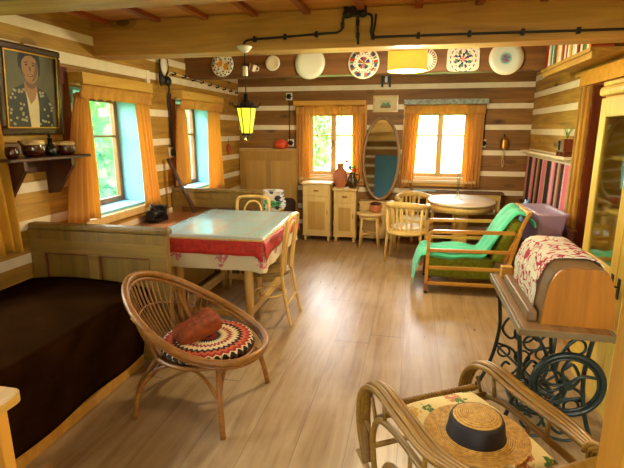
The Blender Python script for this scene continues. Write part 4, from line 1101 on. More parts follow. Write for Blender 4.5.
tag(mb.build('plastic_bag', M['bluebag'], loc=(1.315, 5.66, .481)), 'crumpled blue plastic bag on the dark settle behind the amber armchair', 'bag')

# ------------------------------------------------------------------ right wall: rug, small shelf, books
mb = MB()
mb.surf(lambda u, v: (XR-.014-.003*math.sin(u*9+v)-.012*v, 5.15+1.98*u, 1.365-.66*v+.006*math.sin(u*31)*v), 60, 16, .006)
tag(mb.build('wall_rug', M['rug']), 'woven rug with pink and black stripes hanging on the right wall above the settle', 'rug')
t = thing('rug_shelf', 'pale plank shelf on the right wall above the striped rug', 'shelf', (XR, 6.15, 1.375))
mb = MB(); mb.box((-.115,-1.0,0),(0,1.0,.028),.004); mb.box((-.02,-1.0,-.06),(0,1.0,0),.003); mb.build('shelf_board', M['caulk'], t)
t = thing('small_rack', 'little dark wooden rack on the right end of the pale plank shelf', 'rack', (XR-.06, 5.36, 1.4035))
mb = MB(); mb.box((-.045,-.17,.045),(.045,.17,.06),.003); mb.build('rack_top', M['redbrown'], t)
for y in (-.12,.02,.12):
    mb = MB(); mb.box((-.04,y-.012,0),(.04,y+.012,.045)); mb.build('foot', M['redbrown'], t)
t = thing('potted_plant', 'square red-brown pot with a sprouting plant on the little rack', 'plant', (XR-.07, 5.27, 1.464))
mb = MB(); mb.box((-.042,-.06,0),(.042,.06,.12),.004); mb.build('pot', M['redbrown'], t)
mb = MB(); rnd = random.Random(3)
for k in range(14):
    a = rnd.uniform(0, 2*PI); l = rnd.uniform(.06,.14); mb.tube(spline([(0,0,.118),(.02*math.cos(a),.03*math.sin(a),.118+l*.6),(.04*math.cos(a),.08*math.sin(a),.118+l)],4), .002, 5)
    c = Vector((.04*math.cos(a),.08*math.sin(a),.118+l)); s_ = .018
    mb._f([mb._v(c+Vector(q)*s_) for q in ((-.4,-1,0),(.4,0,.5),(0,1,.2),(-.5,0,-.3))])
mb.build('foliage', M['leaf'], t)
t = thing('green_cup', 'small dark green cup on the little rack beside the potted plant', 'cup', (XR-.06, 5.47, 1.464))
mb = MB(); mb.lathe([(.028,0),(.034,.03),(.036,.10),(.030,.10),(.026,.02),(.001,.015)], seg=20, caps=False); mb.build('body', plain('dark_green_glaze', srgb(30,60,44), .2, .2), t)
t = thing('bookshelf_board', 'high pale shelf board under the ceiling at the right wall carrying books', 'shelf', (XR, 4.6, 2.25))
mb = MB(); mb.box((-.36,-.60,0),(0,.80,.03),.005); mb.build('shelf_board', M['logY'], t)
mb = MB(); mb.box((-.345,-.6,-.05),(-.30,.79,0),.004); mb.build('front_rail', M['logY'], t)
mb = MB(); mb.box((-.03,-.70,-.055),(0,.79,0),.004); mb.build('wall_rail', M['pine'], t)
BC = [('dark red',srgb(140,34,22)),('brown',srgb(96,56,28)),('cream',srgb(226,210,170)),('green',srgb(60,120,60)),('teal',srgb(50,130,130)),('yellow',srgb(210,170,50)),('white',srgb(232,226,206)),('orange',srgb(206,96,36)),('black',srgb(34,28,24)),('grey',srgb(130,124,108))]
order = [0,0,6,2,3,6,4,0,5,2,6,7,1,2,0,6,5,9,2,6,0,8,2,1,3,2,7]
yb = 5.385; prev = 'end of the shelf by the rear beam'
wd = {}
for i, ci in enumerate(order):
    wid = [.062,.05,.045,.04,.055,.035][i % 6]; ht = [.235,.215,.225,.20,.23,.21][(i*5) % 6]; cn = BC[ci][0]
    t = thing('shelf_book', '', 'book', (XR-.33, yb-wid/2, 2.2805), group='books on the high shelf')
    mt = M.setdefault('book_'+cn.replace(' ','_'), plain('book_cover_'+cn.replace(' ','_'), BC[ci][1], .55, .12, 20))
    mb = MB(); q = wid/2-.0008; mb.box((0,-q,0),(.16,-q+.004,ht)); mb.box((0,q-.004,0),(.16,q,ht)); mb.box((0,-q+.004,0),(.005,q-.004,ht)); mb.build('book_cover', mt, t)
    mb = MB(); mb.box((.006,-q+.0045,.004),(.155,q-.0045,ht-.004)); mb.build('pages', M['glazerim'], t)
    ords = ['first','second','third','fourth','fifth','sixth','seventh']
    wd[cn] = wd.get(cn, 0)+1
    t['label'] = '%s %s-spined book counted from the far end of the high shelf' % (ords[wd[cn]-1], cn)
    yb -= wid
# ------------------------------------------------------------------ treadle sewing table
SX, SY = .757, 2.68
t = thing('treadle_sewing_table', 'treadle sewing table with a worn wooden top on ornate green-black cast iron legs', 'table', (SX, SY, 0))
mb = MB(); mb.box((-.195,-.445,.705),(.195,.445,.742),.004); mb.build('tabletop', M['sewtop'], t)
mb = MB()
for a, b in (((-.215,-.46,.712),(.215,-.445,.744)), ((-.215,.445,.703),(.215,.46,.744)), ((-.215,-.445,.703),(-.195,.445,.744)), ((.195,-.445,.703),(.215,.445,.744))): mb.box(a, b, .004)
mb.build('edge_moulding', M['edge'], t)
def circ(cx_, cz_, r, y, n=20, a0=0, a1=360): return [(cx_+r*math.cos(R(a0+(a1-a0)*k/n)), y, cz_+r*math.sin(R(a0+(a1-a0)*k/n))) for k in range(n+1)]
for s_ in (-1, 1):
    y = s_*.29
    mb = MB()
    for q in (-1, 1):
        mb.tube(spline([(q*.185,y,.70),(q*.165,y,.58),(q*.155,y,.42),(q*.185,y,.22),(q*.25,y,.03),(q*.275,y,.015)],7), [.012]*35+[.016], 8)
        mb.tube(spline([(q*.16,y,.69),(q*.06,y,.60),(q*.02,y,.46),(q*.075,y,.36),(q*.135,y,.42),(q*.10,y,.50),(q*.06,y,.47)],6), .0085, 7)
        mb.tube(spline([(q*.165,y,.32),(q*.06,y,.28),(q*.015,y,.17),(q*.07,y,.10),(q*.12,y,.14),(q*.10,y,.19),(q*.07,y,.175)],6), .0085, 7)
        mb.tube(circ(q*.105, .60, .042, y), .007, 7); mb.tube(circ(q*.115, .265, .036, y), .007, 7)
        mb.tube(spline([(q*.21,y,.13),(q*.12,y,.06),(0,y,.075)],6), .009, 7)
    mb.tube(circ(0, .40, .06, y), .008, 7); mb.tube(circ(0, .235, .045, y), .0075, 7)
    mb.beam((-.19,y,.692),(.19,y,.692),.026,.022,up=(0,1,0)); mb.tube([(0,y,.69),(0,y,.46)],.008,7)
    mb.build('iron_side_frame', M['iron'], t)
for q in (-1, 1):
    mb = MB(); mb.tube(spline([(q*.16,-.29,.30),(q*.02,-.1,.22),(q*-.02,.1,.22),(q*-.16,.29,.30)],6), .008, 7); mb.build('cross_brace', M['iron'], t)
mb = MB(); mb.tube([(0,-.29,.13),(0,.29,.13)], .009, 8); mb.build('treadle_bar', M['iron'], t)
mb = MB()
yw, cw_, zw, rw = -.345, .065, .415, .165
mb.tube(circ(cw_, zw, rw, yw, 40)[:-1], .016, 8, True); mb.tube(circ(cw_, zw, rw-.022, yw, 40)[:-1], .008, 8, True)
for k in range(5):
    a = R(20+72*k); c, s_ = math.cos(a), math.sin(a); n_ = Vector((-s_, 0, c))
    p0, p1 = Vector((cw_, yw, zw)), Vector((cw_+c*(rw-.02), yw, zw+s_*(rw-.02)))
    mb.tube(spline([p0, p0.lerp(p1,.5)+n_*.028, p1],6), .0085, 7)
mb.tube([(cw_, yw-.02, zw), (cw_, -.29, zw)], .022, 12); mb.build('flywheel', M['iron'], t)
mb = MB(); mb.tube([(cw_+.02,-.31,zw-.03),(.0,-.22,.20),(-.02,-.12,.135)], .008, 7); mb.build('pitman_rod', M['iron'], t)
TM = Matrix.Translation((0,0,.135)) @ Euler((0, R(10), 0)).to_matrix().to_4x4()
mb = MB(); mb.M = TM
for a, b in (((-.15,-.20,-.008),(-.135,.20,.008)), ((.135,-.20,-.008),(.15,.20,.008)), ((-.135,-.20,-.008),(.135,-.185,.008)), ((-.135,.185,-.008),(.135,.20,.008))): mb.box(a, b)
for k in range(-4, 8):
    for d in (1, -1):
        y0 = -.20+.05*k; x0, x1, ya, yb_ = -.135, .135, y0, y0+.20
        if d < 0: ya, yb_ = yb_, ya
        pts = []
        for u in range(11):
            f = u/10; yy = ya+(yb_-ya)*f
            if -.19 <= yy <= .19: pts.append((x0+(x1-x0)*f, yy, 0))
        if len(pts) > 1: mb.tube([pts[0], pts[-1]], .005, 6)
mb.build('treadle', M['iron'], t)

t = thing('sewing_machine_case', 'arched burnished orange wooden sewing machine case on the treadle table', 'case', (SX+.062, SY-.06, .7435))
def arch(k, grow=0.0):
    a = PI*(1-k); c, s_ = math.cos(a), math.sin(a)
    z = .295*abs(s_)**.5; x = .168*(1 if c > 0 else -1)*abs(c)**.42*(1-.13*min(1, z/.25))
    return x*(1+grow/.17), z*(1+grow/.295)
N = 40
prof = [arch(k/N) for k in range(N+1)]
mb = MB()
A = [(x*.975, z*.985) for x, z in prof]
mb.prism(A[::1], lambda u, v: (u, -.315, v), lambda u, v: (u, -.29, v)); mb.build('end_board', M['veneer'], t)
mb = MB(); mb.prism(A, lambda u, v: (u, .27, v), lambda u, v: (u, .295, v)); mb.build('end_board', M['veneer'], t)
mb = MB(); mb.prism(prof, lambda u, v: (u, -.29, v), lambda u, v: (u, .27, v))
for f in mb.bm.faces:
    f.smooth = len(f.verts) == 4
mb.build('curved_cover', M['plinth'], t)
mb = MB(); mb.box((-.222,-.29,0),(-.176,.33,.055),.008); mb.build('base_rail', M['plinth'], t)
mb = MB()
def doily(u, v):
    # u along the case, v over the arch from the left skirt to the right side
    y = -.17 + .48*u + .014*abs(math.sin(v*PI*11))*(1 if u > .5 else -1)*(u < .04 or u > .96)
    k = -.20 + 1.06*v
    sc = .016*abs(math.sin(u*PI*10))*(1-v if v < .1 else 0)
    if k < 0:
        x, z = arch(0.012, .012); x = x - .006*math.sin(u*15)*(-k*5) - .012*(-k*5); z = .02+.0+ (k+.20)*0 ; z = .22 + k*.95 - .07*math.exp(-((u-.04)/.16)**2)*(-k*5) + sc
        xx, zz = arch(.12, .010); x = xx - .010 - .006*math.sin(u*17)*(-k*5) + k*.03
    else:
        x, z = arch(.12 + .84*k, .010)
        if k < .02: pass
    return (x, y, z + .003*noise.noise(Vector((u*9, v*9, 0))))
x0_, z0_ = arch(.12, .010)
def doily2(u, v):
    x, y, z = doily(u, v); k = -.20+1.06*v
    if k < 0: z = z0_ + (z-.22)
    return (x, y, z)
mb.surf(doily2, 48, 60, .004)
tag(mb.build('embroidered_cloth', M['lace'], loc=(SX+.062, SY-.06, .746)), 'white cloth with crimson scroll pattern draped over the sewing machine case', 'cloth')
mb = MB(); mb.box((-.05,-.03,0),(.05,.03,.05),.003); mb.box((-.05,-.03,.0505),(.02,.03,.07),.003)
tag(mb.build('wooden_block', M['pine'], loc=(SX-.11, SY+.39, .745)), 'small pale wooden block at the far end of the treadle sewing table', 'block')

# ------------------------------------------------------------------ glazed cabinet behind the sewing table
t = thing('display_cabinet', 'tall yellow painted glazed cabinet behind the treadle sewing table', 'cabinet', (1.15, 2.76, 0))
w2, dp, hh = .57, .44, 1.97
mb = MB()
for a, b in (((.02,-w2,.08),(dp,-w2+.025,hh-.09)), ((.02,w2-.025,.08),(dp,w2,hh-.09)), ((dp-.015,-w2+.025,.08),(dp,w2-.025,hh-.09)), ((.02,-w2+.025,.08),(dp-.015,w2-.025,.11)), ((.02,-w2+.025,hh-.115),(dp-.015,w2-.025,hh-.09)), ((.02,-.03,.11),(.045,.03,hh-.115))): mb.box(a, b)
mb.build('carcass', M['yellow'], t)
mb = MB(); mb.box((-.02,-w2-.02,hh-.09),(dp,w2+.02,hh-.03),.022); mb.box((-.005,-w2-.005,hh-.03),(dp,w2+.005,hh),.012); mb.build('cornice', M['yellow'], t)
mb = MB(); mb.box((.03,-w2+.01,0),(dp-.01,w2-.01,.08)); mb.build('plinth', M['yellow'], t)
for z in (.86, 1.18, 1.50):
    mb = MB(); mb.box((.05,-w2+.027,z),(dp-.017,w2-.027,z+.02)); mb.build('shelf', M['yellow'], t)
for s_ in (-1, 1):
    y0, y1 = (.004, w2-.004) if s_ > 0 else (-w2+.004, -.004)
    mb = MB(); f = .095
    for a, b in (((-.004,y0,.11),(.02,y0+f,hh-.10)), ((-.004,y1-f,.11),(.02,y1,hh-.10)), ((-.004,y0+f,hh-.215),(.02,y1-f,hh-.10)), ((-.004,y0+f,.80),(.02,y1-f,.90)), ((-.004,y0+f,.11),(.02,y1-f,.22))): mb.box(a, b, .005)
    mb.box((.003,y0+f-.01,.21),(.013,y1-f+.01,.81))
    d = mb.build('door', M['yellow'], t)
    mb = MB(); mb.box((.004,y0+f+.001,.901),(.008,y1-f-.001,hh-.216)); mb.build('glass_pane', M['cabglass'], d)
    mb = MB(); yk = (y0+.04) if s_ > 0 else (y1-.04)
    mb.box((-.008,yk-.016,.76),(-.004,yk+.016,.88),.003); mb.cyl((-.008,yk,.83),(-.045,yk,.83),.006); mb.tube(circ(0,0,.018,0,14),.004,6) if False else None
    mb.tube([(-.05+.0*k, yk+.018*math.cos(2*PI*k/14), .83-.018+.018*math.sin(2*PI*k/14)) for k in range(14)], .004, 6, True)
    mb.build('lock_and_key', M['black'], d)
def dish(name, label, y, x, z, prof, mat, cat):
    mb = MB(); mb.lathe(prof, seg=28, caps=False); tag(mb.build(name, mat, loc=(x, y, z)), label, cat)
dish('white_bowl', 'white bowl on the lowest shelf behind the cabinet glass', 3.05, 1.36, .8815, [(.04,0),(.06,.01),(.11,.07),(.12,.10),(.112,.10),(.05,.02),(.001,.015)], M['white'], 'bowl')
dish('glass_tumbler', 'greenish tumbler on the middle shelf behind the cabinet glass', 3.08, 1.36, 1.2015, [(.03,0),(.036,.10),(.032,.10),(.027,.01),(.001,.008)], M['clear'], 'glass')
dish('brown_jar', 'lidded brown jar on the middle shelf behind the cabinet glass', 2.92, 1.38, 1.2015, [(.05,0),(.07,.04),(.07,.13),(.04,.17),(.05,.18),(.02,.21),(.001,.215)], M['glazebrown'], 'jar')
dish('cream_pitcher', 'cream pitcher on the top shelf behind the cabinet glass', 3.02, 1.38, 1.5215, [(.05,0),(.07,.05),(.05,.13),(.055,.17),(.047,.17),(.04,.12),(.001,.02)], M['glazerim'], 'jug')

# ------------------------------------------------------------------ yellow post at the right edge
mb = MB(); mb.box((.455,.94,0),(.60,1.06,ZC),.008); tag(mb.build('timber_post', M['post']), 'yellow pine post rising to the ceiling at the lower right photo edge', 'post')

# ------------------------------------------------------------------ cane rocking chair (local: faces +y)
t = thing('rocking_chair', 'cane rocking chair with looped arms beside the treadle sewing table', 'chair', (.300, 1.795, 0), R(31))
def bez(pts, n=8): return spline(pts, n)
for s_ in (-1, 1):
    x = s_*.295
    for j, (dx, gy) in enumerate(((-.030, 0), (-.010, .008), (.011, .010), (.032, .0))):
        g_ = (abs(j-1.5) > 1)*-.012
        mb = MB(); mb.tube(bez([(x+dx*.5-s_*.07,-.40,.565),(x+dx,-.18,.535),(x+dx*1.1,.06,.55+g_),(x+dx*1.1,.25,.565+g_),(x+dx,.375,.512+g_),(x+dx*.9,.435,.39),(x+dx*.8,.43,.25),(x+dx*.6,.37,.095)],6), .0125, 8); mb.build('arm_cane', M['cane'], t)
    mb = MB(); mb.tube(bez([(x,-.30,.40),(x,-.1,.415),(x,.12,.425),(x,.27,.39),(x,.325,.29),(x,.32,.18),(x,.29,.085)],6), .015, 8); mb.build('inner_hoop', M['cane'], t)
    mb = MB(); mb.tube(bez([(x,-.15,.25),(x,.05,.27),(x,.17,.235),(x,.215,.15),(x,.2,.07)],6), .013, 8); mb.build('lower_hoop', M['cane'], t)
    mb = MB(); mb.tube([(x, -.52+1.0*k/20, .016+.30*(abs(-.52+1.0*k/20+.02))**2.2) for k in range(21)], .016, 8); mb.build('rocker', M['cane'], t)
    for p, q in (((x,.235,.512),(x,.215,.40)), ((x,.35,.46),(x,.30,.36)), ((x,.405,.30),(x,.325,.26)), ((x,-.1,.53),(x,-.1,.415)), ((x,.0,.42),(x,.0,.26)), ((x,-.3,.54),(x,-.28,.04))):
        mb = MB(); mb.cyl(p, q, .010, seg=8); mb.build('spindle', M['cane'], t)
for y, z in ((.30,.24), (.28,.40), (-.26,.38), (-.27,.10)):
    mb = MB(); mb.cyl((-.295,y,z),(.295,y,z),.013,seg=10); mb.build('cross_rung', M['cane'], t)
mb = MB(); mb.box((-.215,-.28,.385),(.205,.275,.402),.006); mb.build('woven_seat', M['cane'], t)
mb = MB()
pth = [(-.235+.47*k/90, .285+.010*math.cos(k*1.05), .448+.010*math.sin(k*1.05)) for k in range(91)]; mb.tube(pth, .009, 6)
pth = [(-.235+.47*k/90, .285-.010*math.cos(k*1.05), .448-.010*math.sin(k*1.05)) for k in range(91)]; mb.tube(pth, .009, 6)
mb.build('twisted_front_edge', M['cane'], t)
# back with a wrapped scroll at the top corner
mb = MB(); mb.tube(bez([(-.20,-.30,.40),(-.205,-.37,.52),(-.19,-.42,.575),(-.1,-.43,.59),(.1,-.43,.59),(.19,-.42,.575),(.205,-.37,.52),(.20,-.30,.40)],7), .022, 10); mb.build('back_frame', M['cane'], t)
for k in range(11):
    x = -.16+.032*k; mb = MB(); mb.tube(bez([(x,-.285,.40),(x,-.37,.50),(x,-.425,.595)],4), .007, 6); mb.build('back_rod', M['rattand'], t)
for s_ in (1, -1):
    mb = MB(); pts = []
    for k in range(70):
        a = k*.40; r_ = .066*(1-k/82); pts.append((s_*.175 + s_*.03*(k/70), -.425 + r_*math.cos(a), .578 + r_*math.sin(a)))
    mb.tube(pts, .0085, 7); mb.build('scroll', M['cane'], t)
mb = MB(); pillow(mb, .205, .275, .042, .008, 4)
cz = R(31); 
def RW(x, y): return (.300+x*math.cos(cz)-y*math.sin(cz), 1.795+x*math.sin(cz)+y*math.cos(cz))
cx_, cy_ = RW(-.01, 0.0)
o = mb.build('floral_cushion', M['cushfloral'], loc=(cx_, cy_, .448), rz=cz); tag(o, 'cream cushion with yellow flowers and green leaves on the cane rocking chair', 'cushion')
HX, HY, HZ = .293, 1.69, .512
t = thing('straw_hat', 'wide-brimmed straw hat with a black ribbon lying on the floral cushion', 'hat', (HX, HY, HZ), rot=(R(-1), R(0), R(20)))
mb = MB(); mb.lathe([(.200,.004),(.194,.010),(.15,.000),(.112,.006),(.104,.02),(.098,.064),(.088,.083),(.06,.092),(.001,.094)], seg=64, sx=1, sy=1, caps=False); mb.build('hat_body', M['straw'], t)
mb = MB(); mb.lathe([(.1145,.005),(.109,.02),(.1035,.064),(.0965,.080),(.090,.078),(.09,.066),(.103,.02),(.110,.006)], seg=48, caps=False)
mb.build('ribbon', M['ribbon'], t)

# ------------------------------------------------------------------ painted plates hung on the rear beam
PB = 5.42
def plate(label, x, z, r, mat, rx_=None, square=False):
    r *= 1.1
    t = thing('painted_plate', label, 'plate', (x, PB-.004, z), group='plates hung on the rear ceiling beam', rot=(R(-5), 0, 0))
    mb = MB()
    if square:
        hx, hz = r*1.12, r*.86; pts = []
        for k in range(48):
            a = 2*PI*k/48; c, s_ = math.cos(a), math.sin(a); pts.append((hx*(1 if c > 0 else -1)*abs(c)**.35, hz*(1 if s_ > 0 else -1)*abs(s_)**.35))
        mb.prism(pts, lambda u, v: (u*.8, 0, v*.8), lambda u, v: (u, -.016, v))
    else:
        mb.lathe([(.001,0),(r*.6,0),(r*.62,.006),(r,.020),(r,.024),(r*.62,.011),(.001,.009)], seg=56, axis='Y', caps=False)
    mb.build('plate_body', mat, t)
    mb = MB(); mb.tube([(0,.002,r*.55),(0,.002,r*.98)], .002, 6); mb.build('wire_hanger', M['black'], t)
    return t
NV = srgb(40,60,120); OG = srgb(222,150,30); RDp = srgb(196,56,40); GRp = srgb(80,130,70); CRm = srgb(238,230,206); TQ = srgb(104,176,180)
zf = .06
plate('white plate with orange fruit motif at the left end of the rear beam', -2.25, 2.425, .125, rings_mat('plate_orange_fruit', CRm, [(.098,.118,NV,14,.3),(.082,.098,GRp,14,.5),(.012,.062,OG,2,-.3),(.062,.075,NV,7,.3)]))
plate('small plain cream plate with a raised edge on the rear beam', -1.63, 2.425, .078, rings_mat('plate_small_cream', CRm, [(.055,.060,srgb(206,190,140),0,0),(.0,.05,srgb(232,220,180),0,0)]))
plate('large plain cream plate with a scalloped edge on the rear beam', -1.19, 2.41, .158, rings_mat('plate_large_cream', srgb(226,228,204), [(.148,.156,srgb(190,196,170),40,.2)]))
plate('plate with a ring of red and green flowers on the rear beam', -.58, 2.40, .158, rings_mat('plate_flower_ring', CRm, [(.10,.145,RDp,9,.1),(.105,.14,GRp,14,.45),(.11,.14,NV,7,.6),(.085,.095,NV,20,.2),(.0,.06,RDp,5,-.2),(.0,.055,GRp,7,.4),(.03,.062,NV,4,.5)]))
plate('patterned plate mostly hidden behind the glowing drum lamp', .09, 2.41, .11, rings_mat('plate_brown_ring', CRm, [(.07,.10,srgb(130,90,60),24,.1)]))
plate('square cream dish with a blue flower spray on the rear beam', .475, 2.41, .135, rings_mat('dish_blue_flowers', CRm, [(.0,.03,RDp,5,-.4),(.028,.055,NV,6,.0),(.055,.085,NV,8,.35),(.05,.075,GRp,5,.4),(.115,.125,NV,16,-.2),(.085,.092,RDp,12,.3)]), square=True)
plate('pale turquoise dotted plate at the right end of the rear beam', .905, 2.405, .155, rings_mat('plate_turquoise_dots', CRm, [(.06,.075,TQ,30,0),(.082,.095,TQ,36,0),(.10,.112,TQ,40,0),(.118,.13,TQ,44,0),(.137,.148,srgb(206,190,150),50,0),(.0,.055,TQ,0,0),(.0,.04,RDp,6,.1),(.0,.03,NV,4,.4)]))
t = thing('painted_mug', 'small white mug with dark spots hanging from the rear beam by its handle', 'mug', (-1.86, PB-.06, 2.385), rot=(0, R(18), 0))
mb = MB(); mb.lathe([(.028,-.045),(.04,-.035),(.045,.03),(.040,.03),(.036,-.03),(.001,-.035)], seg=24, caps=False); mb.build('body', rings_mat('mug_spots', CRm, [(.0,.05,srgb(130,80,60),3,.4)], plane='xy'), t)
mb = MB(); mb.tube(spline([(.04,0,.02),(.07,0,.015),(.07,0,-.02),(.04,0,-.025)],5), .005, 7); mb.build('handle', M['white'], t)
mb = MB(); mb.tube(spline([(-1.805, PB, 2.42),(-1.80, PB-.05, 2.42),(-1.797, PB-.062, 2.40),(-1.792, PB-.055, 2.385)],4), .003, 6); tag(mb.build('mug_hook', M['black']), 'small black hook holding the white mug on the rear beam', 'hook')

# ------------------------------------------------------------------ lamps, cables
BF = 3.74
t = thing('hanging_lantern', 'black iron lantern with glowing yellow glass hanging from the main beam', 'lantern', (-1.35, 3.70, 1.585))
mb = MB(); n6 = 6
def hexa(r, z): return [(r*math.cos(2*PI*k/6+.3), r*math.sin(2*PI*k/6+.3), z) for k in range(6)]
V = [[mb._v(p) for p in hexa(r, z)] for r, z in ((.044,.065),(.078,.265))]
for k in range(6): mb._f([V[0][k], V[0][(k+1)%6], V[1][(k+1)%6], V[1][k]])
mb._f(V[0]); mb._f(V[1]); mb.build('lantern_glass', M['lampglass'], t)
mb = MB()
for k in range(6):
    a = 2*PI*k/6+.3; mb.tube([(.045*math.cos(a),.045*math.sin(a),.055),(.080*math.cos(a),.080*math.sin(a),.27)], .0035, 6)
mb.lathe([(.050,.048),(.050,.064),(.03,.068)], seg=6); mb.lathe([(.084,.264),(.084,.277),(.03,.28)], seg=18)
mb.build('iron_cage', M['black'], t)
mb = MB(); mb.lathe([(.105,.268),(.10,.275),(.05,.305),(.022,.335),(.018,.375),(.001,.385)], seg=18, caps=False)
for k in range(6):
    a = 2*PI*k/6+.3; mb.tube(spline([(.07*math.cos(a),.07*math.sin(a),.275),(.105*math.cos(a),.105*math.sin(a),.285),(.115*math.cos(a),.115*math.sin(a),.31)],4), .005, 6)
mb.build('lantern_cap', M['black'], t)
mb = MB(); mb.lathe([(.001,.005),(.01,.01),(.014,.025),(.006,.04),(.02,.055)], seg=12)
for k in range(3):
    a = 2*PI*k/3; mb.tube(spline([(.04*math.cos(a),.04*math.sin(a),.07),(.052*math.cos(a),.052*math.sin(a),.04),(.02*math.cos(a),.02*math.sin(a),.02)],4), .004, 6)
mb.build('finial', M['black'], t)
mb = MB(); mb.tube([(0,0,.38),(0,0,.75)], .0045, 6); mb.build('suspension_cord', M['black'], t)
mb = MB(); mb.lathe([(.019,.515),(.021,.52),(.021,.585),(.019,.59)], seg=14); mb.build('porcelain_pull', M['white'], t)
mb = MB(); mb.lathe([(.008,.69),(.03,.70),(.065,.735),(.06,.742),(.02,.742)], seg=18); mb.build('ceiling_cup', M['white'], t)

t = thing('drum_lamp', 'glowing yellow drum lampshade hanging behind the main beam', 'lamp', (-.083, 4.25, 2.17))
mb = MB(); mb.lathe([(.162,.0),(.166,.0),(.166,.165),(.162,.165),(.162,.0)], seg=48, caps=False); mb.build('lamp_shade', M['lampshade'], t)
mb = MB(); mb.lathe([(.168,.165),(.17,.172),(.14,.19),(.05,.205),(.03,.205),(.001,.20)], seg=40, caps=False); mb.build('dark_cap', M['darkwood'], t)
mb = MB(); mb.tube([(0,0,.20),(0,0,ZC-2.17)], .012, 8); mb.build('stem', M['black'], t)
mb = MB(); mb.ball((0,0,.08), .035, 14, 8); mb.build('bulb', M['lampglass'], t)

t = thing('added_fill_pendant', 'added small enamel fill lamp hanging from the near ceiling above the rocking chair', 'lamp', (.55, 1.45, 2.26))  # added lamp, out of view, carries the fill for the near room
mb = MB(); mb.lathe([(.15,.0),(.155,.004),(.06,.09),(.025,.12),(.02,.115),(.055,.085),(.147,.003)], seg=32, caps=False); mb.build('lamp_shade', M['white'], t)  # shade of the added fill pendant, out of view
mb = MB(); mb.tube([(0,0,.115),(0,0,ZC-2.26)], .006, 8); mb.build('suspension_cord', M['cable'], t)
t = thing('junction_box', 'black junction box with white porcelain caps on top of the main beam front', 'junction box', (-.47, BF, 2.545))
mb = MB(); mb.box((-.085,-.05,-.035),(.085,0,.03),.006); mb.ball((-.06,-.03,-.02),(.04,.03,.03),12,8); mb.ball((.055,-.03,-.02),(.035,.03,.03),12,8); mb.build('box', M['black'], t)
for x, w in ((-.045,.02),(.03,.035)):
    mb = MB(); mb.lathe([(w,.03),(w+.004,.05-.0),(w*.7,.034+.02)], (x,-.03,0), 14); mb.build('porcelain_cap', M['white'], t)
CY = BF-.018
def cable(label, pts, clips):
    t = thing('beam_cable', label, 'cable', (0,0,0))
    mb = MB(); mb.tube(spline(pts, 6), .009, 8); mb.build('wire', M['cable'], t)
    for x, z in clips:
        mb = MB(); mb.box((x-.012, BF-.034, z-.022),(x+.012, BF, z+.022),.004); mb.build('clip', M['black'], t)
cable('black cable running left along the main beam from the junction box to the lantern', [(-.55,CY,2.53),(-.565,CY,2.50),(-.567,CY,2.44),(-.60,CY,2.405),(-.68,CY,2.40),(-.9,CY,2.392),(-1.1,CY,2.384),(-1.3,CY,2.378),(-1.35,CY,2.365),(-1.362,CY,2.345)], [(-.567,2.45),(-.77,2.396),(-1.02,2.387),(-1.27,2.379)])
cable('short black cable dropping straight down the main beam from the junction box', [(-.452,CY,2.52),(-.452,CY,2.46),(-.45,CY,2.38),(-.445,CY,2.31)], [(-.452,2.465),(-.448,2.375)])
cable('black cable running right along the main beam from the junction box', [(-.39,CY,2.525),(-.35,CY,2.51),(-.345,CY,2.45),(-.35,CY,2.39),(-.325,CY,2.36),(-.25,CY,2.358),(.2,CY,2.356),(.6,CY,2.352),(1.0,CY,2.348),(1.45,CY,2.344),(1.60,CY,2.342)], [(-.335,2.363),(0,2.357),(.36,2.354),(.72,2.351),(1.08,2.347),(1.4,2.344)])
mb = MB(); mb.tube(spline([(-.315,CY+.0,2.52),(-.322,CY,2.45),(-.335,CY,2.385)],5), .008, 8); o = mb.build('beam_cable', M['cable']); tag(o, 'second short black cable looping down beside the right-running beam cable', 'cable')

# wall fitting by the far left window: bracket, lead and beaded wire to the corner
t = thing('wall_insulator', 'white oval porcelain fitting in a black iron hoop high on the left wall between windows', 'insulator', (XL, 4.82, 2.365))
mb = MB(); mb.tube([(.05, .085*math.cos(a), .125*math.sin(a)) for a in [2*PI*k/28 for k in range(28)]], .010, 8, True); mb.box((0,-.015,-.02),(.05,.015,.02)); mb.build('iron_hoop', M['black'], t)
mb = MB(); mb.lathe([(.001,.03),(.074,.032),(.078,.05),(.06,.068),(.001,.072)], (0,0,0), 24, 1.0, 1.0, axis='X', caps=False); o = mb.build('porcelain', M['white'], t); o.scale = (1, .85, 1.35)
mb = MB(); mb.ball((.055,.06,-.165),(.035,.055,.055),14,8); mb.ball((.05,-.085,-.15),(.02,.025,.08),12,8); mb.build('iron_knob', M['black'], t)
t = thing('wall_lead', 'black lead dropping down the left wall to a switch beside the far left window', 'cable', (XL, 4.93, 1.42))
mb = MB(); mb.tube(spline([(.05,-.07,.78),(.035,.0,.70),(.012,.01,.60),(.012,.01,.30),(.012,.02,.03)],6), .010, 8); mb.build('wire', M['cable'], t)
mb = MB(); mb.box((0,-.05,-.06),(.02,.07,.06),.006); mb.build('white_plate', M['white'], t)
mb = MB(); mb.lathe([(.045,.02),(.045,.045),(.03,.06),(.001,.062)], (0,.01,0), 18, axis='X', caps=False); mb.tube([(.055,.01,0),(.085,.07,-.005)], .010, 8); mb.build('rotary_switch', M['black'], t)
t = thing('beaded_wire', 'pale wire on black porcelain beads along the top of the left wall to the corner', 'wire', (XL, 0, 0))
mb = MB(); mb.tube([(.035,4.86,2.23),(.035,4.98,2.305),(.035,7.10,2.238)], .006, 6); mb.build('wire', M['caulk'], t)
for k in range(9):
    f = k/8; y, z = 5.08+1.95*f, 2.302-.064*f
    mb = MB(); mb.lathe([(.012,0),(.022,.008),(.022,.02),(.012,.028),(.02,.038),(.012,.05)], (0,y,z), 12, axis='X'); mb.build('bead', M['black'], t)

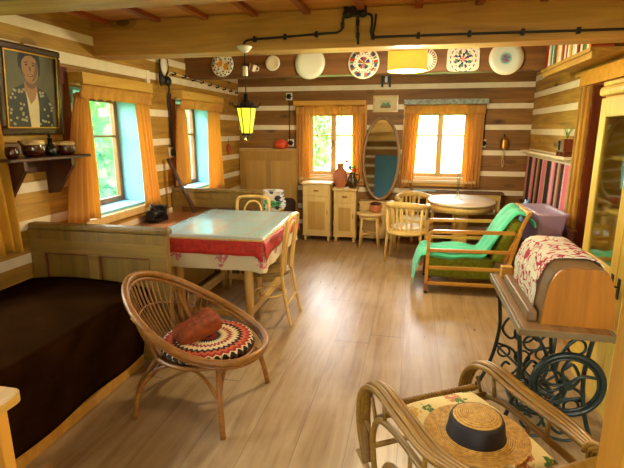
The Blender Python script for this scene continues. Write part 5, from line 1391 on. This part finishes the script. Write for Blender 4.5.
# back wall: switches with cords, bell, picture, holder, red pot, little ornament
def wswitch(label, x, z, zc, plate_w=.05):
    t = thing('wall_switch', label, 'switch', (x, YB, z), group='old rotary switches on the back wall')
    mb = MB(); mb.box((-plate_w,-.015,-.055),(plate_w,0,.055),.005); mb.build('white_plate', M['white'], t)
    mb = MB(); mb.lathe([(.034,.015),(.036,.035),(.024,.05),(.001,.052)], (0,0,0), 18, axis='Y', caps=False); mb.tube([(-.02,-.05,0),(.02,-.05,0)], .007, 8)
    for a in range(6):
        mb.ball((.034*math.cos(a*PI/3),-.022,.034*math.sin(a*PI/3)), .012, 8, 6)
    mb.build('rotary_knob', M['black'], t)
    if zc:
        mb = MB(); mb.tube([(0,-.010,zc),(0,-.010,-.05 if zc < 0 else .05)], .007, 8); mb.build('cord', M['cable'], t)
wswitch('upper black rotary switch with a cord left of the middle back window', -1.905, 2.175, -.66)
wswitch('lower black rotary socket above the headboard left of the middle back window', -1.885, 1.475, 0)
wswitch('black rotary switch with a cord right of the bright orange back curtain', .985, 1.485, .62, .038)
t = thing('brass_bell', 'small brass bell with a hanging cord on the back wall right of the curtain', 'bell', (1.262, YB-.055, 1.50))
mb = MB(); mb.lathe([(.062,-.085),(.058,-.075),(.056,.03),(.045,.06),(.02,.075),(.001,.078)], seg=24, caps=False); mb.build('bell_body', M['brass'], t)
mb = MB(); mb.lathe([(.048,-.084),(.05,.0),(.03,.04),(.001,.045)], seg=20, caps=False); mb.build('pale_inner', M['white'], t)
mb = MB(); mb.tube(spline([(0,.055,.10),(0,.02,.11),(0,0,.095),(0,0,.075)],4), .006, 6); mb.build('hanger', M['black'], t)
mb = MB(); mb.tube(spline([(0,0,-.06),(.01,0,-.16),(-.012,0,-.26),(.006,0,-.33)],5), .005, 6); mb.tube(spline([(0,0,-.06),(-.02,0,-.18),(.02,0,-.28),(.0,0,-.33)],5), .004, 6); mb.ball((.003,0,-.335), .016, 10, 6); mb.build('pull_cord', M['glazerim'], t)
t = thing('small_picture', 'small pale framed landscape picture above the oval mirror', 'picture', (-.428, YB, 2.05))
mb = MB()
for a, b in (((-.185,-.025,-.12),(.185,-.0,-.095)), ((-.185,-.025,.095),(.185,0,.12)), ((-.185,-.025,-.095),(-.16,0,.095)), ((.16,-.025,-.095),(.185,0,.095))): mb.box(a, b, .004)
mb.build('picture_frame', M['glazerim'], t)
mb = MB(); mb.box((-.16,-.012,-.095),(.16,-.001,.095)); mb.mi = 1; mb.box((-.075,-.0135,-.06),(.075,-.012,.05)); mb.mi = 2; mb.box((-.075,-.0145,-.06),(.075,-.0135,-.02)); mb.mi = 3; mb.prism([(-.06,-.02),(-.03,.02),(.0,.0),(.035,.03),(.07,-.02)], lambda u, v: (u,-.0134,v), lambda u, v: (u,-.0142,v))
mb.build('mount_and_print', [plain('pale_mount', srgb(214,200,160), .8, .05), plain('print_sky', srgb(190,190,140), .6, .1), plain('print_meadow', srgb(120,110,50), .6, .2), plain('print_hill', srgb(90,140,120), .6, .2)], t)
t = thing('tool_holder', 'small black slotted holder on the upper back wall above the little picture', 'holder', (-.43, YB, 2.385))
mb = MB()
for x in (-.055, .055): mb.box((x-.016,-.04,-.10),(x+.016,0,.09),.003)
mb.box((-.039,-.02,-.03),(.039,0,.09)); mb.build('bracket', M['black'], t)
mb = MB(); mb.box((-.022,-.035,-.03),(.022,-.021,.06),.003); mb.build('grey_clip', M['chrome'], t)
t = thing('red_pot', 'orange-red enamel pot lying on its side on top of the corner headboard', 'pot', (-2.02, 7.075, 1.3815), rot=(0, R(0), R(0)))
mb = MB(); mb.tube([(-.10,0,.075),(-.08,0,.075),(.02,0,.075),(.07,0,.062),(.075,0,.058)], [.04,.064,.074,.058,.03], 20); mb.build('body', M['orangepot'], t)
mb = MB(); mb.tube(spline([(.06,0,.06),(.11,0,.08),(.12,0,.04),(.07,0,.03)],5), .007, 7); mb.build('handle', M['orangepot'], t)
t = thing('hanging_ornament', 'small red ornament hanging on the left wall near the corner', 'ornament', (XL+.02, 6.63, 1.40))
mb = MB(); mb.lathe([(.001,-.10),(.02,-.06),(.035,0),(.028,.04),(.008,.07),(.001,.075)], seg=14, caps=False); mb.build('body', plain('red_ornament_paint', srgb(170,70,40), .5, .2), t)
mb = MB(); mb.tube([(0,0,.07),(0,0,.15)], .003, 6); mb.build('loop', M['black'], t)
SKY, SUN, EXPO, L1, L2, LFILL = 7.5, 5.0, 2.2, 31, 1.2, 8
# ------------------------------------------------------------------ camera, light
cam = bpy.data.cameras.new('camera'); co = bpy.data.objects.new('camera', cam); C.objects.link(co)
cam.sensor_width = 36; cam.lens = 460/624*36; co.location = (0, 0, 1.68); co.rotation_euler = (R(90-12.8), 0, R(12.2)); cam.clip_start = .05
bpy.context.scene.camera = co
w = bpy.data.worlds.new('sky'); bpy.context.scene.world = w; w.use_nodes = True; nt = w.node_tree; nt.nodes.clear()
out = nt.nodes.new('ShaderNodeOutputWorld'); bg = nt.nodes.new('ShaderNodeBackground'); nt.links.new(bg.outputs[0], out.inputs[0])
tc = nt.nodes.new('ShaderNodeTexCoord'); sx = nt.nodes.new('ShaderNodeSeparateXYZ'); nt.links.new(tc.outputs['Generated'], sx.inputs[0])
rp = nt.nodes.new('ShaderNodeValToRGB'); nt.links.new(sx.outputs[2], rp.inputs[0])
rp.color_ramp.elements[0].position = 0.0; rp.color_ramp.elements[0].color = (1.0, .90, .66, 1)
rp.color_ramp.elements[1].position = .6; rp.color_ramp.elements[1].color = (.75, .86, 1.0, 1)
nt.links.new(rp.outputs[0], bg.inputs[0]); bg.inputs[1].default_value = SKY
sun = bpy.data.lights.new('sun', 'SUN'); sun.energy = SUN; sun.angle = R(1); sun.color = (1, .93, .8)
so = bpy.data.objects.new('sun', sun); C.objects.link(so); so.rotation_euler = (R(38), R(30), 0)
def portal(loc, rot, sx_, sy_):
    l = bpy.data.lights.new('window_portal', 'AREA'); l.shape = 'RECTANGLE'; l.size = sx_; l.size_y = sy_; l.cycles.is_portal = True
    o = bpy.data.objects.new('window_portal', l); C.objects.link(o); o.location = loc; o.rotation_euler = rot
for a in (W0, W1, W2): portal((XL-.375, (a[0]+a[1])/2, (a[2]+a[3])/2), (0, R(-90), 0), a[3]-a[2], a[1]-a[0])
for a in (WA, WBk): portal(((a[0]+a[1])/2, YB+.375, (a[2]+a[3])/2), (R(-90), 0, 0), a[1]-a[0], a[3]-a[2])
for a in (RW5,): portal(((a[0]+a[1])/2, YR-.375, (a[2]+a[3])/2), (R(90), 0, 0), a[1]-a[0], a[3]-a[2])
def lamp(loc, e, col, r):
    l = bpy.data.lights.new('bulb', 'POINT'); l.energy = e; l.color = col; l.shadow_soft_size = r
    o = bpy.data.objects.new('bulb', l); C.objects.link(o); o.location = loc
s = bpy.context.scene
s.view_settings.view_transform = 'Standard'; s.view_settings.look = 'None'; s.view_settings.gamma = 1.0; s.view_settings.exposure = EXPO
s.cycles.use_denoising = True; s.cycles.max_bounces = 10; s.cycles.diffuse_bounces = 6; s.cycles.transparent_max_bounces = 12
s.cycles.caustics_reflective = False; s.cycles.caustics_refractive = False; s.cycles.sample_clamp_indirect = 8.0
lamp((-.083, 4.25, 2.13), L1, (1, .85, .56), .08)
lamp((-.083, 4.25, 2.40), L1*.07, (1, .85, .56), .06)
lamp((-1.362, 3.70, 1.60), L2, (1, .75, .2), .03)
lamp((.55, 1.45, 2.22), LFILL, (1, .84, .52), .16)  # added fill light below the unseen pendant
